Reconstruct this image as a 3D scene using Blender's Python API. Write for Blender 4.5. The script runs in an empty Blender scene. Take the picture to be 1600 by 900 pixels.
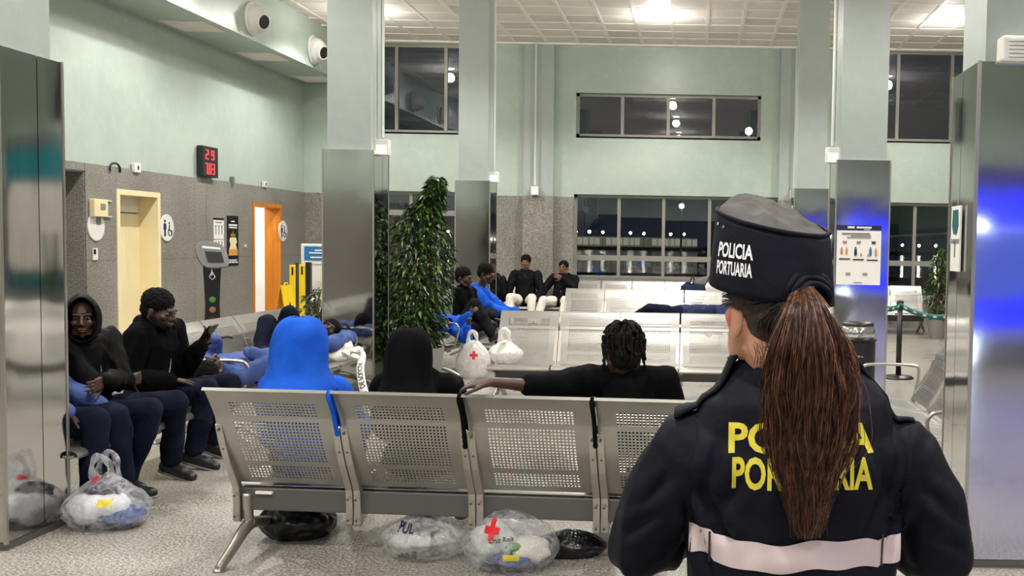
import bpy, bmesh, math, random
import numpy as np
from mathutils import Vector as V, Matrix, noise, Euler
from mathutils.bvhtree import BVHTree
random.seed(7)
PI = math.pi
SC = bpy.context.scene
COL = SC.collection

# ---------------------------------------------------------------- camera
F = 1620.0; CX, CY = 1090.0, 471.0; CAMH = 1.52
PITCH = math.radians(3.11); ROLL = 0.017
cd = bpy.data.cameras.new('camera'); cam = bpy.data.objects.new('camera', cd); COL.objects.link(cam)
cd.sensor_width = 36; cd.sensor_fit = 'HORIZONTAL'; cd.lens = F/1600*36
cd.shift_x = -(CX-800)/1600; cd.shift_y = (CY-450)/1600
cd.clip_end = 2000; cd.clip_start = 0.05
CM = Matrix.Translation((0, 0, CAMH)) @ Matrix.Rotation(PI/2-PITCH, 4, 'X') @ Matrix.Rotation(ROLL, 4, 'Z')
cam.matrix_world = CM
SC.camera = cam
CR = CM.to_3x3()
def ray(px, py): return CR @ V(((px-CX)/F, -(py-CY)/F, -1))
def at(px, py, Y):
    d = ray(px, py); return V((0, 0, CAMH)) + d*(Y/d.y)
def atx(px, py, X):
    d = ray(px, py); return V((0, 0, CAMH)) + d*(X/d.x)

# ---------------------------------------------------------------- world, exposure
w = bpy.data.worlds.new('night'); SC.world = w; w.use_nodes = True
w.node_tree.nodes['Background'].inputs[0].default_value = (0.010, 0.014, 0.026, 1)
w.node_tree.nodes['Background'].inputs[1].default_value = 1.0
SC.view_settings.view_transform = 'Standard'; SC.view_settings.look = 'None'
SC.view_settings.gamma = 1; SC.view_settings.use_curve_mapping = False
SC.view_settings.exposure = 0.0
DOWN_W = 485.0        # watts of each ceiling downlight
DOWN_COL = (1.0, 0.968, 0.925)
DOWN_ANGLE = 2.42; DOWN_BLEND = 0.45
CEIL_FILL_W = 44.0  # watts of the added ceiling fill under each downlight

# room dimensions
XL, XR, YB, YF, ZC = -7.56, 9.0, 19.9, -7.0, 5.28
ZG = 2.40             # top of granite and of the steel cladding

# ---------------------------------------------------------------- materials
def lin(c):
    return tuple((x/12.92 if x <= .04045 else ((x+.055)/1.055)**2.4) for x in c[:3]) + (1,)
def rgb(r, g, b): return lin((r/255, g/255, b/255))
def newmat(name):
    m = bpy.data.materials.new(name); m.use_nodes = True
    return m, m.node_tree, m.node_tree.nodes['Principled BSDF']
def N(nt, t, **kw):
    n = nt.nodes.new(t)
    for k, v in kw.items():
        if k in n.inputs: n.inputs[k].default_value = v
        else: setattr(n, k, v)
    return n
def coords(nt, scale=(1, 1, 1)):
    tc = N(nt, 'ShaderNodeTexCoord'); mp = N(nt, 'ShaderNodeMapping'); mp.inputs['Scale'].default_value = scale
    nt.links.new(tc.outputs['Object'], mp.inputs['Vector']); return mp.outputs['Vector']
def mat(name, c1, rough=.5, metal=0, c2=None, nscale=8, stretch=(1, 1, 1), bump=0, bscale=None, contrast=(.35, .65), detail=4, spec=.5, coat=0, sheen=0, trans=0, alpha=1, emit=None, estr=0, sss=0):
    m, nt, p = newmat(name)
    p.inputs['Base Color'].default_value = c1; p.inputs['Roughness'].default_value = rough
    p.inputs['Metallic'].default_value = metal; p.inputs['Specular IOR Level'].default_value = spec
    p.inputs['Coat Weight'].default_value = coat; p.inputs['Sheen Weight'].default_value = sheen
    p.inputs['Transmission Weight'].default_value = trans; p.inputs['Alpha'].default_value = alpha
    if sss: p.inputs['Subsurface Weight'].default_value = sss; p.inputs['Subsurface Scale'].default_value = .01
    if emit: p.inputs['Emission Color'].default_value = emit; p.inputs['Emission Strength'].default_value = estr
    vec = coords(nt, stretch)
    if c2 is not None:
        no = N(nt, 'ShaderNodeTexNoise', Scale=nscale, Detail=detail); nt.links.new(vec, no.inputs['Vector'])
        cr = N(nt, 'ShaderNodeValToRGB'); cr.color_ramp.elements[0].position = contrast[0]; cr.color_ramp.elements[1].position = contrast[1]
        cr.color_ramp.elements[0].color = c1; cr.color_ramp.elements[1].color = c2
        nt.links.new(no.outputs['Fac'], cr.inputs['Fac']); nt.links.new(cr.outputs['Color'], p.inputs['Base Color'])
    if bump:
        nb = N(nt, 'ShaderNodeTexNoise', Scale=bscale or nscale, Detail=3); nt.links.new(vec, nb.inputs['Vector'])
        bm = N(nt, 'ShaderNodeBump', Strength=1.0, Distance=bump); nt.links.new(nb.outputs['Fac'], bm.inputs['Height'])
        nt.links.new(bm.outputs['Normal'], p.inputs['Normal'])
    return m
def emis(name, c, s):
    m, nt, p = newmat(name); p.inputs['Base Color'].default_value = (0.02, .02, .02, 1)
    p.inputs['Emission Color'].default_value = c; p.inputs['Emission Strength'].default_value = s; return m

M = {}
# wall plaster: sponge-painted pale green
def plaster(name, a, b, c):
    m, nt, p = newmat(name); vec = coords(nt)
    n1 = N(nt, 'ShaderNodeTexNoise', Scale=.55, Detail=5, Roughness=.65); n2 = N(nt, 'ShaderNodeTexNoise', Scale=6, Detail=6, Roughness=.7)
    for n in (n1, n2): nt.links.new(vec, n.inputs['Vector'])
    r1 = N(nt, 'ShaderNodeValToRGB'); r1.color_ramp.elements[0].position = .35; r1.color_ramp.elements[1].position = .65
    r1.color_ramp.elements[0].color = a; r1.color_ramp.elements[1].color = b
    mx = N(nt, 'ShaderNodeMixRGB', blend_type='MIX'); mx.inputs[2].default_value = c
    r2 = N(nt, 'ShaderNodeValToRGB'); r2.color_ramp.elements[0].position = .45; r2.color_ramp.elements[1].position = .75
    r2.color_ramp.elements[1].color = (.45, .45, .45, 1)
    nt.links.new(n1.outputs['Fac'], r1.inputs['Fac']); nt.links.new(n2.outputs['Fac'], r2.inputs['Fac'])
    nt.links.new(r1.outputs['Color'], mx.inputs[1]); nt.links.new(r2.outputs['Color'], mx.inputs[0]); nt.links.new(mx.outputs[0], p.inputs['Base Color'])
    p.inputs['Roughness'].default_value = .33
    b_ = N(nt, 'ShaderNodeBump', Strength=.5, Distance=.004); nt.links.new(n2.outputs['Fac'], b_.inputs['Height']); nt.links.new(b_.outputs['Normal'], p.inputs['Normal'])
    return m
M['plaster'] = plaster('pale_green_plaster', rgb(164, 179, 169), rgb(178, 190, 179), rgb(192, 200, 190))
M['plaster_col'] = plaster('pale_blue_grey_plaster', rgb(158, 168, 163), rgb(168, 176, 171), rgb(178, 184, 179))
def speckle(name, cols, scale, rough, coat=0, big=None, bump=0):
    m, nt, p = newmat(name); vec = coords(nt)
    vo = N(nt, 'ShaderNodeTexNoise', Scale=scale, Detail=2, Roughness=.8); nt.links.new(vec, vo.inputs['Vector'])
    cr = N(nt, 'ShaderNodeValToRGB'); e = cr.color_ramp.elements
    e[0].position = .36; e[0].color = cols[0]; e[1].position = .64; e[1].color = cols[2]
    x = e.new(.5); x.color = cols[1]
    nt.links.new(vo.outputs['Fac'], cr.inputs['Fac'])
    n2 = N(nt, 'ShaderNodeTexNoise', Scale=1.3, Detail=6, Roughness=.6); nt.links.new(vec, n2.inputs['Vector'])
    r2 = N(nt, 'ShaderNodeValToRGB'); r2.color_ramp.elements[0].position = .3; r2.color_ramp.elements[1].position = .7
    r2.color_ramp.elements[0].color = (.80, .79, .77, 1); r2.color_ramp.elements[1].color = (1.08, 1.08, 1.08, 1)
    nt.links.new(n2.outputs['Fac'], r2.inputs['Fac'])
    mx = N(nt, 'ShaderNodeMixRGB', blend_type='MULTIPLY'); mx.inputs[0].default_value = 1
    nt.links.new(cr.outputs['Color'], mx.inputs[1]); nt.links.new(r2.outputs['Color'], mx.inputs[2]); nt.links.new(mx.outputs[0], p.inputs['Base Color'])
    p.inputs['Roughness'].default_value = rough; p.inputs['Coat Weight'].default_value = coat
    nr = N(nt, 'ShaderNodeMapRange'); nr.inputs[3].default_value = rough*.7; nr.inputs[4].default_value = rough*1.4
    nt.links.new(n2.outputs['Fac'], nr.inputs[0]); nt.links.new(nr.outputs[0], p.inputs['Roughness'])
    if bump:
        nb = N(nt, 'ShaderNodeTexNoise', Scale=9, Detail=3); nt.links.new(vec, nb.inputs['Vector'])
        b_ = N(nt, 'ShaderNodeBump', Strength=1, Distance=bump); nt.links.new(nb.outputs['Fac'], b_.inputs['Height']); nt.links.new(b_.outputs['Normal'], p.inputs['Normal'])
    return m
M['floor'] = speckle('speckled_stone_floor', (rgb(74, 71, 67), rgb(146, 142, 134), rgb(196, 192, 182)), 75, .28, 0, bump=.0003)
M['granite'] = speckle('flamed_grey_granite', (rgb(98, 96, 91), rgb(136, 133, 127), rgb(164, 161, 153)), 55, .42)
M['joint'] = mat('dark_joint_mortar', rgb(70, 68, 64), .8)
def steel(name, base, rough, wave):
    m, nt, p = newmat(name); vec = coords(nt, (30, 30, 1.2)); vec2 = coords(nt, (1, 1, 1))
    p.inputs['Metallic'].default_value = 1; p.inputs['Base Color'].default_value = base; p.inputs['Roughness'].default_value = rough
    n = N(nt, 'ShaderNodeTexNoise', Scale=4, Detail=3); nt.links.new(vec, n.inputs['Vector'])
    mr = N(nt, 'ShaderNodeMapRange'); mr.inputs[3].default_value = rough*.7; mr.inputs[4].default_value = rough*1.5
    nt.links.new(n.outputs['Fac'], mr.inputs[0]); nt.links.new(mr.outputs[0], p.inputs['Roughness'])
    n2 = N(nt, 'ShaderNodeTexNoise', Scale=1.6, Detail=1.5); nt.links.new(vec2, n2.inputs['Vector'])
    b_ = N(nt, 'ShaderNodeBump', Strength=1, Distance=wave); nt.links.new(n2.outputs['Fac'], b_.inputs['Height']); nt.links.new(b_.outputs['Normal'], p.inputs['Normal'])
    return m
M['steel'] = steel('polished_steel_cladding', rgb(190, 190, 188), .07, .004)
M['chrome'] = mat('chrome', rgb(220, 220, 218), .12, 1)
M['alu'] = mat('cast_aluminium', rgb(178, 174, 166), .34, .9, bump=.0006, bscale=60)
M['seat'] = mat('silver_painted_perforated_steel', rgb(150, 149, 143), .33, .78, c2=rgb(162, 160, 154), nscale=3)
M['beam'] = mat('dark_grey_beam_paint', rgb(92, 91, 88), .42, .4)
M['darkplastic'] = mat('black_plastic', rgb(24, 25, 27), .4, bump=.0004, bscale=80)
M['white'] = mat('white_plastic', rgb(225, 224, 218), .4, bump=.0003, bscale=60)
M['ceil'] = mat('perforated_ceiling_tile', rgb(238, 229, 220), .65, c2=rgb(244, 236, 228), nscale=2, bump=.0008, bscale=120)
M['ceil2'] = mat('greyer_ceiling_tile', rgb(222, 216, 206), .65, c2=rgb(228, 222, 212), nscale=2, bump=.0008, bscale=120)
M['grid'] = mat('cream_grid_bar', rgb(250, 242, 232), .5)
M['frame'] = mat('grey_window_frame', rgb(150, 148, 138), .4, .2, bump=.0003, bscale=30)
M['doorcream'] = mat('cream_door_paint', rgb(236, 222, 178), .45, c2=rgb(228, 213, 168), nscale=1.5)
M['wood'] = mat('orange_varnished_wood', rgb(206, 134, 44), .4, c2=rgb(186, 112, 30), nscale=2.5, stretch=(6, 6, .6))
M['tilewhite'] = mat('white_wall_tiles', rgb(240, 240, 236), .25, c2=rgb(230, 230, 226), nscale=3)
M['yellow'] = mat('yellow_plastic', rgb(240, 205, 20), .4, bump=.0004, bscale=30)
M['amber'] = mat('amber_plastic', rgb(232, 160, 30), .4)
M['skin_dark'] = mat('dark_brown_skin', rgb(52, 31, 23), .5, c2=rgb(68, 42, 31), nscale=14, bump=.0008, bscale=90)
M['skin_mid'] = mat('brown_skin', rgb(104, 66, 50), .5, c2=rgb(120, 78, 60), nscale=14, bump=.0008, bscale=90)
M['skin_light'] = mat('light_skin', rgb(196, 140, 112), .5, c2=rgb(208, 156, 128), nscale=10, bump=.0006, bscale=90, sss=.1)
M['ear_red'] = mat('reddened_ear_skin', rgb(190, 110, 92), .5)
M['hair'] = mat('black_curly_hair', rgb(8, 7, 7), .8, bump=.006, bscale=130, c2=rgb(16, 14, 13), nscale=120, spec=.15)
def cloth(name, a, b=None, rough=.85, s=6, bump=.004, fine=.0006, sheen=.0, spec=.3):
    m = mat(name, a, rough, c2=b or a, nscale=s, bump=bump, bscale=16, sheen=sheen, spec=spec, detail=3)
    return m
M['black'] = cloth('black_jersey', rgb(7, 7, 8), rgb(14, 14, 15), spec=.05)
M['blackjkt'] = cloth('black_nylon_jacket', rgb(8, 8, 9), rgb(15, 15, 17), rough=.62, spec=.08)
M['navytr'] = cloth('dark_navy_trousers', rgb(15, 18, 32), rgb(26, 30, 47), spec=.06)
M['blue'] = cloth('bright_blue_fleece', rgb(16, 72, 178), rgb(26, 88, 198), spec=.15)
M['denim'] = cloth('faded_blue_fabric', rgb(52, 70, 122), rgb(72, 92, 146))
M['whitetr'] = cloth('off_white_trousers', rgb(214, 208, 194), rgb(226, 221, 208))
M['greytr'] = cloth('charcoal_trousers', rgb(22, 22, 25), rgb(34, 35, 38), spec=.08)
M['navylie'] = cloth('navy_blanket_cloth', rgb(24, 32, 62), rgb(36, 46, 82))
M['shoe'] = mat('black_shoe', rgb(14, 14, 15), .45, c2=rgb(24, 24, 26), nscale=20)
M['sole'] = mat('grey_shoe_sole', rgb(110, 108, 104), .6)
M['eye'] = mat('eye_white', rgb(150, 138, 126), .5, spec=.2)
M['iris'] = mat('dark_iris', rgb(18, 10, 8), .15)
M['lip'] = mat('dark_lips', rgb(92, 48, 42), .4)
M['zip'] = mat('silver_zip', rgb(190, 190, 186), .35, .7)
M['uniform'] = cloth('navy_uniform_cloth', rgb(8, 10, 20), rgb(14, 16, 27), rough=.66, s=3, bump=.005, spec=.13)
M['uniform_lit'] = cloth('lit_navy_cap_cloth', rgb(66, 65, 64), rgb(84, 82, 79), rough=.85, s=10, bump=.004)  # navy cap cloth lightened: overhead light on crown and visor put into the colour
M['reflect'] = mat('pale_pink_grey_reflective_band', rgb(196, 180, 180), .5, .1, c2=rgb(186, 168, 170), nscale=12)
M['yellowprint'] = mat('yellow_print', rgb(216, 202, 58), .5, c2=rgb(196, 182, 48), nscale=25)
M['whiteprint'] = mat('white_print', rgb(226, 226, 230), .5)
M['leaf'] = mat('glossy_dark_leaf', rgb(24, 46, 18), .32, c2=rgb(58, 88, 30), nscale=7, contrast=(.4, .7))
M['leaf2'] = mat('lighter_leaf', rgb(66, 96, 36), .35, c2=rgb(110, 136, 60), nscale=7)
M['bark'] = mat('brown_bark', rgb(92, 72, 48), .8, c2=rgb(60, 46, 32), nscale=20, bump=.004)
M['soil'] = mat('dark_soil', rgb(40, 32, 24), .9, bump=.01, bscale=40)
M['pot'] = mat('grey_planter', rgb(128, 126, 120), .5)
M['red'] = mat('red_print', rgb(200, 28, 36), .5)
M['black_ink'] = mat('black_print', rgb(14, 14, 16), .5)
M['blue_ink'] = mat('blue_print', rgb(40, 110, 170), .45)
M['teal'] = mat('teal_panel', rgb(8, 128, 140), .3)
M['teal2'] = mat('dark_teal_panel', rgb(8, 96, 104), .3)
M['tealbelt'] = mat('teal_belt_webbing', rgb(16, 92, 84), .6, c2=rgb(22, 104, 96), nscale=60)
M['paper'] = mat('white_paper', rgb(232, 230, 224), .6)
M['grey'] = mat('mid_grey_plastic', rgb(118, 118, 116), .45)
M['conduit'] = mat('white_conduit', rgb(206, 212, 206), .45)
M['rugwhite'] = mat('white_tape', rgb(228, 226, 220), .4)
M['navyprint'] = mat('dark_navy_print', rgb(22, 28, 66), .5)
M['pinkish'] = mat('pink_print', rgb(196, 110, 120), .5)
M['orangeprint'] = mat('orange_print', rgb(208, 150, 70), .5)
M['greyprint'] = mat('grey_print', rgb(128, 128, 126), .5)
M['lamp'] = emis('lit_lamp', (1, .95, .85, 1), 14)
M['lampdim'] = emis('lit_emergency_lens', (1, .86, .62, 1), 2.2)
M['led'] = emis('red_led', (1, .02, .03, 1), 7)
M['green_dim'] = mat('green_button', rgb(80, 140, 50), .4)
M['amber_dim'] = mat('amber_button', rgb(150, 110, 60), .4)
M['red_dim'] = mat('dark_red_button', rgb(70, 30, 26), .4)
M['screen'] = mat('dark_screen', rgb(52, 54, 56), .15)
def plastic(name, c, a, tint=.5, rough=.25, wr=.006):
    m = bpy.data.materials.new(name); m.use_nodes = True; nt = m.node_tree; nt.nodes.clear()
    out = N(nt, 'ShaderNodeOutputMaterial'); p = N(nt, 'ShaderNodeBsdfPrincipled'); p.inputs['Base Color'].default_value = c; p.inputs['Roughness'].default_value = rough
    p.inputs['Specular IOR Level'].default_value = .9
    tl = N(nt, 'ShaderNodeBsdfTranslucent'); tl.inputs[0].default_value = c
    tr = N(nt, 'ShaderNodeBsdfTransparent'); tr.inputs[0].default_value = (.97, .97, .97, 1)
    m1 = N(nt, 'ShaderNodeMixShader'); m1.inputs[0].default_value = .35; m2 = N(nt, 'ShaderNodeMixShader')
    vec = coords(nt); n = N(nt, 'ShaderNodeTexNoise', Scale=14, Detail=4); nt.links.new(vec, n.inputs['Vector'])
    n.inputs['Distortion'].default_value = 1.5
    mr = N(nt, 'ShaderNodeMapRange'); mr.inputs[1].default_value = .35; mr.inputs[2].default_value = .65
    mr.inputs[3].default_value = max(0, a-.18); mr.inputs[4].default_value = min(1, a+.25)
    nt.links.new(n.outputs['Fac'], mr.inputs[0]); nt.links.new(mr.outputs[0], m2.inputs[0])
    b_ = N(nt, 'ShaderNodeBump', Strength=1, Distance=wr); nt.links.new(n.outputs['Fac'], b_.inputs['Height']); nt.links.new(b_.outputs['Normal'], p.inputs['Normal'])
    nt.links.new(p.outputs[0], m1.inputs[1]); nt.links.new(tl.outputs[0], m1.inputs[2])
    nt.links.new(tr.outputs[0], m2.inputs[1]); nt.links.new(m1.outputs[0], m2.inputs[2]); nt.links.new(m2.outputs[0], out.inputs[0])
    return m
M['bagclear'] = plastic('clear_bag_plastic', rgb(214, 216, 222), .26, rough=.16, wr=.012)
M['bagmilky'] = plastic('milky_bag_plastic', rgb(224, 224, 224), .40, rough=.18, wr=.012)
M['bagwhite'] = plastic('white_bag_plastic', rgb(234, 232, 228), .93)
M['bagblack'] = mat('black_bin_liner', rgb(12, 14, 18), .28, bump=.01, bscale=18)
def glass(name):
    m = bpy.data.materials.new(name); m.use_nodes = True; nt = m.node_tree; nt.nodes.clear()
    out = N(nt, 'ShaderNodeOutputMaterial'); g = N(nt, 'ShaderNodeBsdfGlossy'); g.inputs['Roughness'].default_value = .01
    g.inputs[0].default_value = (.9, .92, .92, 1)
    tr = N(nt, 'ShaderNodeBsdfTransparent'); tr.inputs[0].default_value = (.82, .84, .84, 1)
    fr = N(nt, 'ShaderNodeFresnel'); fr.inputs[0].default_value = 1.5; mx = N(nt, 'ShaderNodeMixShader')
    mr = N(nt, 'ShaderNodeMath', operation='MULTIPLY_ADD'); mr.inputs[1].default_value = 1.0; mr.inputs[2].default_value = .045
    nt.links.new(fr.outputs[0], mr.inputs[0]); nt.links.new(mr.outputs[0], mx.inputs[0]); nt.links.new(tr.outputs[0], mx.inputs[1]); nt.links.new(g.outputs[0], mx.inputs[2]); nt.links.new(mx.outputs[0], out.inputs[0])
    return m
M['glass'] = glass('window_glass')

# ---------------------------------------------------------------- object helpers
def wloc(o):
    l = V((0, 0, 0))
    while o is not None: l = l+o.location; o = o.parent
    return l
def tag(o, label=None, cat=None, group=None, kind=None):
    if label: o['label'] = label
    if cat: o['category'] = cat
    if group: o['group'] = group
    if kind: o['kind'] = kind
    return o
def thing(name, label, cat, loc=(0, 0, 0), rz=0, group=None):
    o = bpy.data.objects.new(name, None); o.empty_display_size = .1; COL.objects.link(o)
    o.location = loc; o.rotation_euler = (0, 0, rz); return tag(o, label, cat, group)
class MB:
    """collects shapes into one mesh"""
    def __init__(s): s.v = []; s.f = []; s.m = []; s.mats = []; s.cm = 0
    def mat(s, m):
        if m not in s.mats: s.mats.append(m)
        s.cm = s.mats.index(m); return s
    def add(s, vs, fs):
        n = len(s.v); s.v += [tuple(v) for v in vs]; s.f += [tuple(i+n for i in f) for f in fs]; s.m += [s.cm]*len(fs); return s
    def box(s, a, b, R=None, o=None):
        x0, y0, z0 = a; x1, y1, z1 = b
        vs = [V(p) for p in ((x0, y0, z0), (x1, y0, z0), (x1, y1, z0), (x0, y1, z0), (x0, y0, z1), (x1, y0, z1), (x1, y1, z1), (x0, y1, z1))]
        if R is not None: vs = [R @ v for v in vs]
        if o is not None: vs = [v+V(o) for v in vs]
        return s.add(vs, [(0, 3, 2, 1), (4, 5, 6, 7), (0, 1, 5, 4), (1, 2, 6, 5), (2, 3, 7, 6), (3, 0, 4, 7)])
    def tube(s, pts, r, n=8, caps=True, flat=None):
        pts = [V(p) for p in pts]; k = len(pts); rs = r if isinstance(r, (list, tuple)) else [r]*k
        vs = []; prev = None
        for i, p in enumerate(pts):
            t = (pts[min(i+1, k-1)]-pts[max(i-1, 0)])
            t = t.normalized() if t.length > 1e-9 else V((0, 0, 1))
            if prev is None:
                a = V((0, 0, 1)) if abs(t.z) < .9 else V((1, 0, 0)); u = t.cross(a).normalized()
            else:
                u = prev-t*prev.dot(t); u = u.normalized() if u.length > 1e-6 else t.orthogonal().normalized()
            prev = u; w_ = t.cross(u)
            for j in range(n):
                q = 2*PI*j/n; d = (u*math.cos(q)+w_*math.sin(q))*rs[i]
                if flat is not None: fv = V(flat[0]); d = d-fv*d.dot(fv)*(1-flat[1])
                vs.append(p+d)
        fs = [(i*n+j, i*n+(j+1) % n, (i+1)*n+(j+1) % n, (i+1)*n+j) for i in range(k-1) for j in range(n)]
        if caps: fs += [tuple(range(n))[::-1], tuple((k-1)*n+j for j in range(n))]
        return s.add(vs, fs)
    def lathe(s, prof, o=(0, 0, 0), n=24, R=None, sx=1, sy=1):
        vs = []
        for r, z in prof:
            for j in range(n):
                q = 2*PI*j/n; v = V((r*math.cos(q)*sx, r*math.sin(q)*sy, z))
                if R is not None: v = R @ v
                vs.append(v+V(o))
        k = len(prof)
        fs = [(i*n+j, i*n+(j+1) % n, (i+1)*n+(j+1) % n, (i+1)*n+j) for i in range(k-1) for j in range(n)]
        fs += [tuple(range(n))[::-1], tuple((k-1)*n+j for j in range(n))]
        return s.add(vs, fs)
    def prism(s, poly, fn, d0, d1):
        """poly: 2d outline, fn(u,v,d) -> point"""
        n = len(poly); vs = [fn(u, v, d0) for u, v in poly]+[fn(u, v, d1) for u, v in poly]
        fs = [tuple(range(n))[::-1], tuple(range(n, 2*n))]+[(i, (i+1) % n, n+(i+1) % n, n+i) for i in range(n)]
        return s.add(vs, fs)
    def build(s, name, m=None, parent=None, world=True, smooth=False, bevel=0):
        me = bpy.data.meshes.new(name)
        vs = s.v
        if parent is not None and world:
            o = wloc(parent); vs = [(x-o.x, y-o.y, z-o.z) for x, y, z in vs]
        me.from_pydata(vs, [], s.f)
        for mm in ([m] if m and not s.mats else s.mats): me.materials.append(mm)
        if s.mats and len(s.mats) > 1: me.polygons.foreach_set('material_index', s.m)
        if smooth: me.polygons.foreach_set('use_smooth', [True]*len(me.polygons))
        me.update()
        ob = bpy.data.objects.new(name, me); COL.objects.link(ob)
        if parent is not None: ob.parent = parent
        if bevel:
            md = ob.modifiers.new('bevel', 'BEVEL'); md.width = bevel; md.segments = 2; md.limit_method = 'ANGLE'
        return ob
def dup(o, parent=None, name=None):
    c = o.copy(); COL.objects.link(c)
    if parent is not None: c.parent = parent
    for ch in list(o.children): dup(ch, c)
    return c
def cat(pts, k=6):
    """catmull-rom through points"""
    P = [V(p) for p in pts]; P = [P[0]*2-P[1]]+P+[P[-1]*2-P[-2]]; out = []
    for i in range(1, len(P)-2):
        a, b, c, d = P[i-1:i+3]
        for j in range(k):
            t = j/k
            out.append(.5*((2*b)+(c-a)*t+(2*a-5*b+4*c-d)*t*t+(3*b-a-3*c+d)*t*t*t))
    out.append(P[-2]); return out
_dg = None
def bake(obs):
    """replace modifier stacks by their result"""
    bpy.context.view_layer.update(); dg = bpy.context.evaluated_depsgraph_get(); dg.update()
    res = []
    for o in obs: res.append(bpy.data.meshes.new_from_object(o.evaluated_get(dg)))
    for o, me in zip(obs, res):
        o.modifiers.clear(); old = o.data; me.name = old.name; o.data = me
def textmesh(s, size, bold=.0, extrude=.0, align='CENTER', squash=1.0, fine=0):
    """verts (x, z) of text, baseline z=0; returns verts, faces"""
    cu = bpy.data.curves.new('t', 'FONT'); cu.body = s; cu.size = size; cu.offset = bold*size; cu.align_x = align; cu.resolution_u = 3
    o = bpy.data.objects.new('t', cu); COL.objects.link(o); bpy.context.view_layer.update()
    me = bpy.data.meshes.new_from_object(o.evaluated_get(bpy.context.evaluated_depsgraph_get()))
    if fine:
        bm = bmesh.new(); bm.from_mesh(me)
        xs = [v.co.x for v in bm.verts]; zs = [v.co.y for v in bm.verts]
        for ax, lo, hi in ((0, min(xs), max(xs)), (1, min(zs), max(zs))):
            c = lo+fine
            while c < hi:
                co = (c, 0, 0) if ax == 0 else (0, c, 0); no = (1, 0, 0) if ax == 0 else (0, 1, 0)
                bmesh.ops.bisect_plane(bm, geom=bm.verts[:]+bm.edges[:]+bm.faces[:], plane_co=co, plane_no=no); c += fine
        bm.to_mesh(me); bm.free()
    vs = [(v.co.x*squash, v.co.y) for v in me.vertices]; fs = [tuple(p.vertices) for p in me.polygons]
    COL.objects.unlink(o); bpy.data.objects.remove(o); return vs, fs
def text_on(mb, s, size, org, ux, uz, bold=.01, align='CENTER', squash=1.0):
    vs, fs = textmesh(s, size, bold, align=align, squash=squash)
    org = V(org); ux = V(ux).normalized(); uz = V(uz).normalized()
    return mb.add([org+ux*x+uz*z for x, z in vs], fs)
def struct(o): o['kind'] = 'structure'; return o
# ================================================================ ROOM
def holes_wall(mb, u0, u1, v0, v1, holes, fn):
    """boxes filling the rectangle minus holes; fn(ua,ub,va,vb) adds one box"""
    us = sorted({u0, u1, *[h[0] for h in holes], *[h[1] for h in holes]}); us = [u for u in us if u0 <= u <= u1]
    for a, b in zip(us, us[1:]):
        hs = sorted([(h[2], h[3]) for h in holes if h[0] <= a+1e-6 and h[1] >= b-1e-6]); v = v0
        for c, d in hs:
            if c > v: fn(a, b, v, c)
            v = max(v, d)
        if v < v1: fn(a, b, v, v1)
fl = MB(); fl.box((XL-3.5, YF-.3, -.12), (XR+.3, YB+.35, 0)); floor = struct(fl.build('floor', M['floor']))
# ---- left wall
DO = 2.12
dA = (10.9, 12.76, 0, 2.30)                                   # dark passage
dB = (13.43, 14.51, 0, DO); dC = (17.52, 18.73, 0, DO)
mb = MB(); holes_wall(mb, YF, YB, 0, ZC, [dA, dB, dC], lambda a, b, c, d: mb.box((XL-.25, a, c), (XL, b, d)))
wall_left = struct(mb.build('wall_left', M['plaster']))
def slabs(parent, rects, fn, wid=.92, hts=(0, 1.2, ZG)):
    for (a, b) in rects:
        n = max(1, round((b-a)/wid)); st = (b-a)/n
        for i in range(n):
            for z0, z1 in zip(hts, hts[1:]):
                m = MB(); fn(m, a+i*st+.002, a+(i+1)*st-.002, z0+.002, z1-.002)
                m.build('granite_slab', M['granite'], parent, bevel=0)
def slabL(m, a, b, z0, z1): m.box((XL, a, z0), (XL+.03+random.uniform(0, .003), b, z1))
slabs(wall_left, [(YF, 10.9), (12.76, 13.43), (14.51, 17.52), (18.73, YB-.03)], slabL)
slabs(wall_left, [(13.43, 14.51), (17.52, 18.73)], slabL, hts=(DO, ZG)); slabs(wall_left, [(10.9, 12.76)], slabL, hts=(2.30, ZG))
mb = MB(); mb.box((XL, YF, .0), (XL+.026, 10.9, ZG-.003)); mb.box((XL, 12.76, .0), (XL+.026, 13.43, ZG-.003)); mb.box((XL, 14.51, .0), (XL+.026, 17.52, ZG-.003)); mb.box((XL, 18.73, .0), (XL+.026, YB, ZG-.003))
mb.build('mortar_bed', M['joint'], wall_left)
# rooms behind the left wall openings
mb = MB(); mb.box((XL-1.6, 10.6, 0), (XL-1.5, 13.0, 2.6)); mb.box((XL-1.6, 12.78, 0), (XL-.25, 12.9, 2.6)); mb.box((XL-1.6, 10.6, 2.45), (XL-.25, 12.9, 2.6)); mb.box((XL-1.6, 10.6, 0), (XL-.25, 10.72, 2.6))
struct(mb.build('wall_passage', M['granite']))
mb = MB(); mb.box((XL-.25, 12.745, 0), (XL+.02, 12.79, 2.30)); mb.box((XL-.25, 10.9, 2.285), (XL+.02, 12.76, 2.32)); struct(mb.build('trim_4', M['granite']))
mb = MB(); mb.box((XL-2.6, 16.9, 0), (XL-2.5, 19.9, 2.6)); mb.box((XL-2.6, 19.55, 0), (XL-.25, 19.65, 2.6)); mb.box((XL-2.6, 16.9, 2.5), (XL-.25, 19.65, 2.6)); mb.box((XL-2.6, 16.9, 0), (XL-.25, 17.0, 2.6))
struct(mb.build('wall_washroom', M['tilewhite']))
ld = bpy.data.lights.new('washroom_light', 'AREA'); ld.energy = 60; ld.size = .8; lo = bpy.data.objects.new('washroom_light', ld); lo.location = (XL-1.2, 18.2, 2.45); COL.objects.link(lo)
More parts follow.
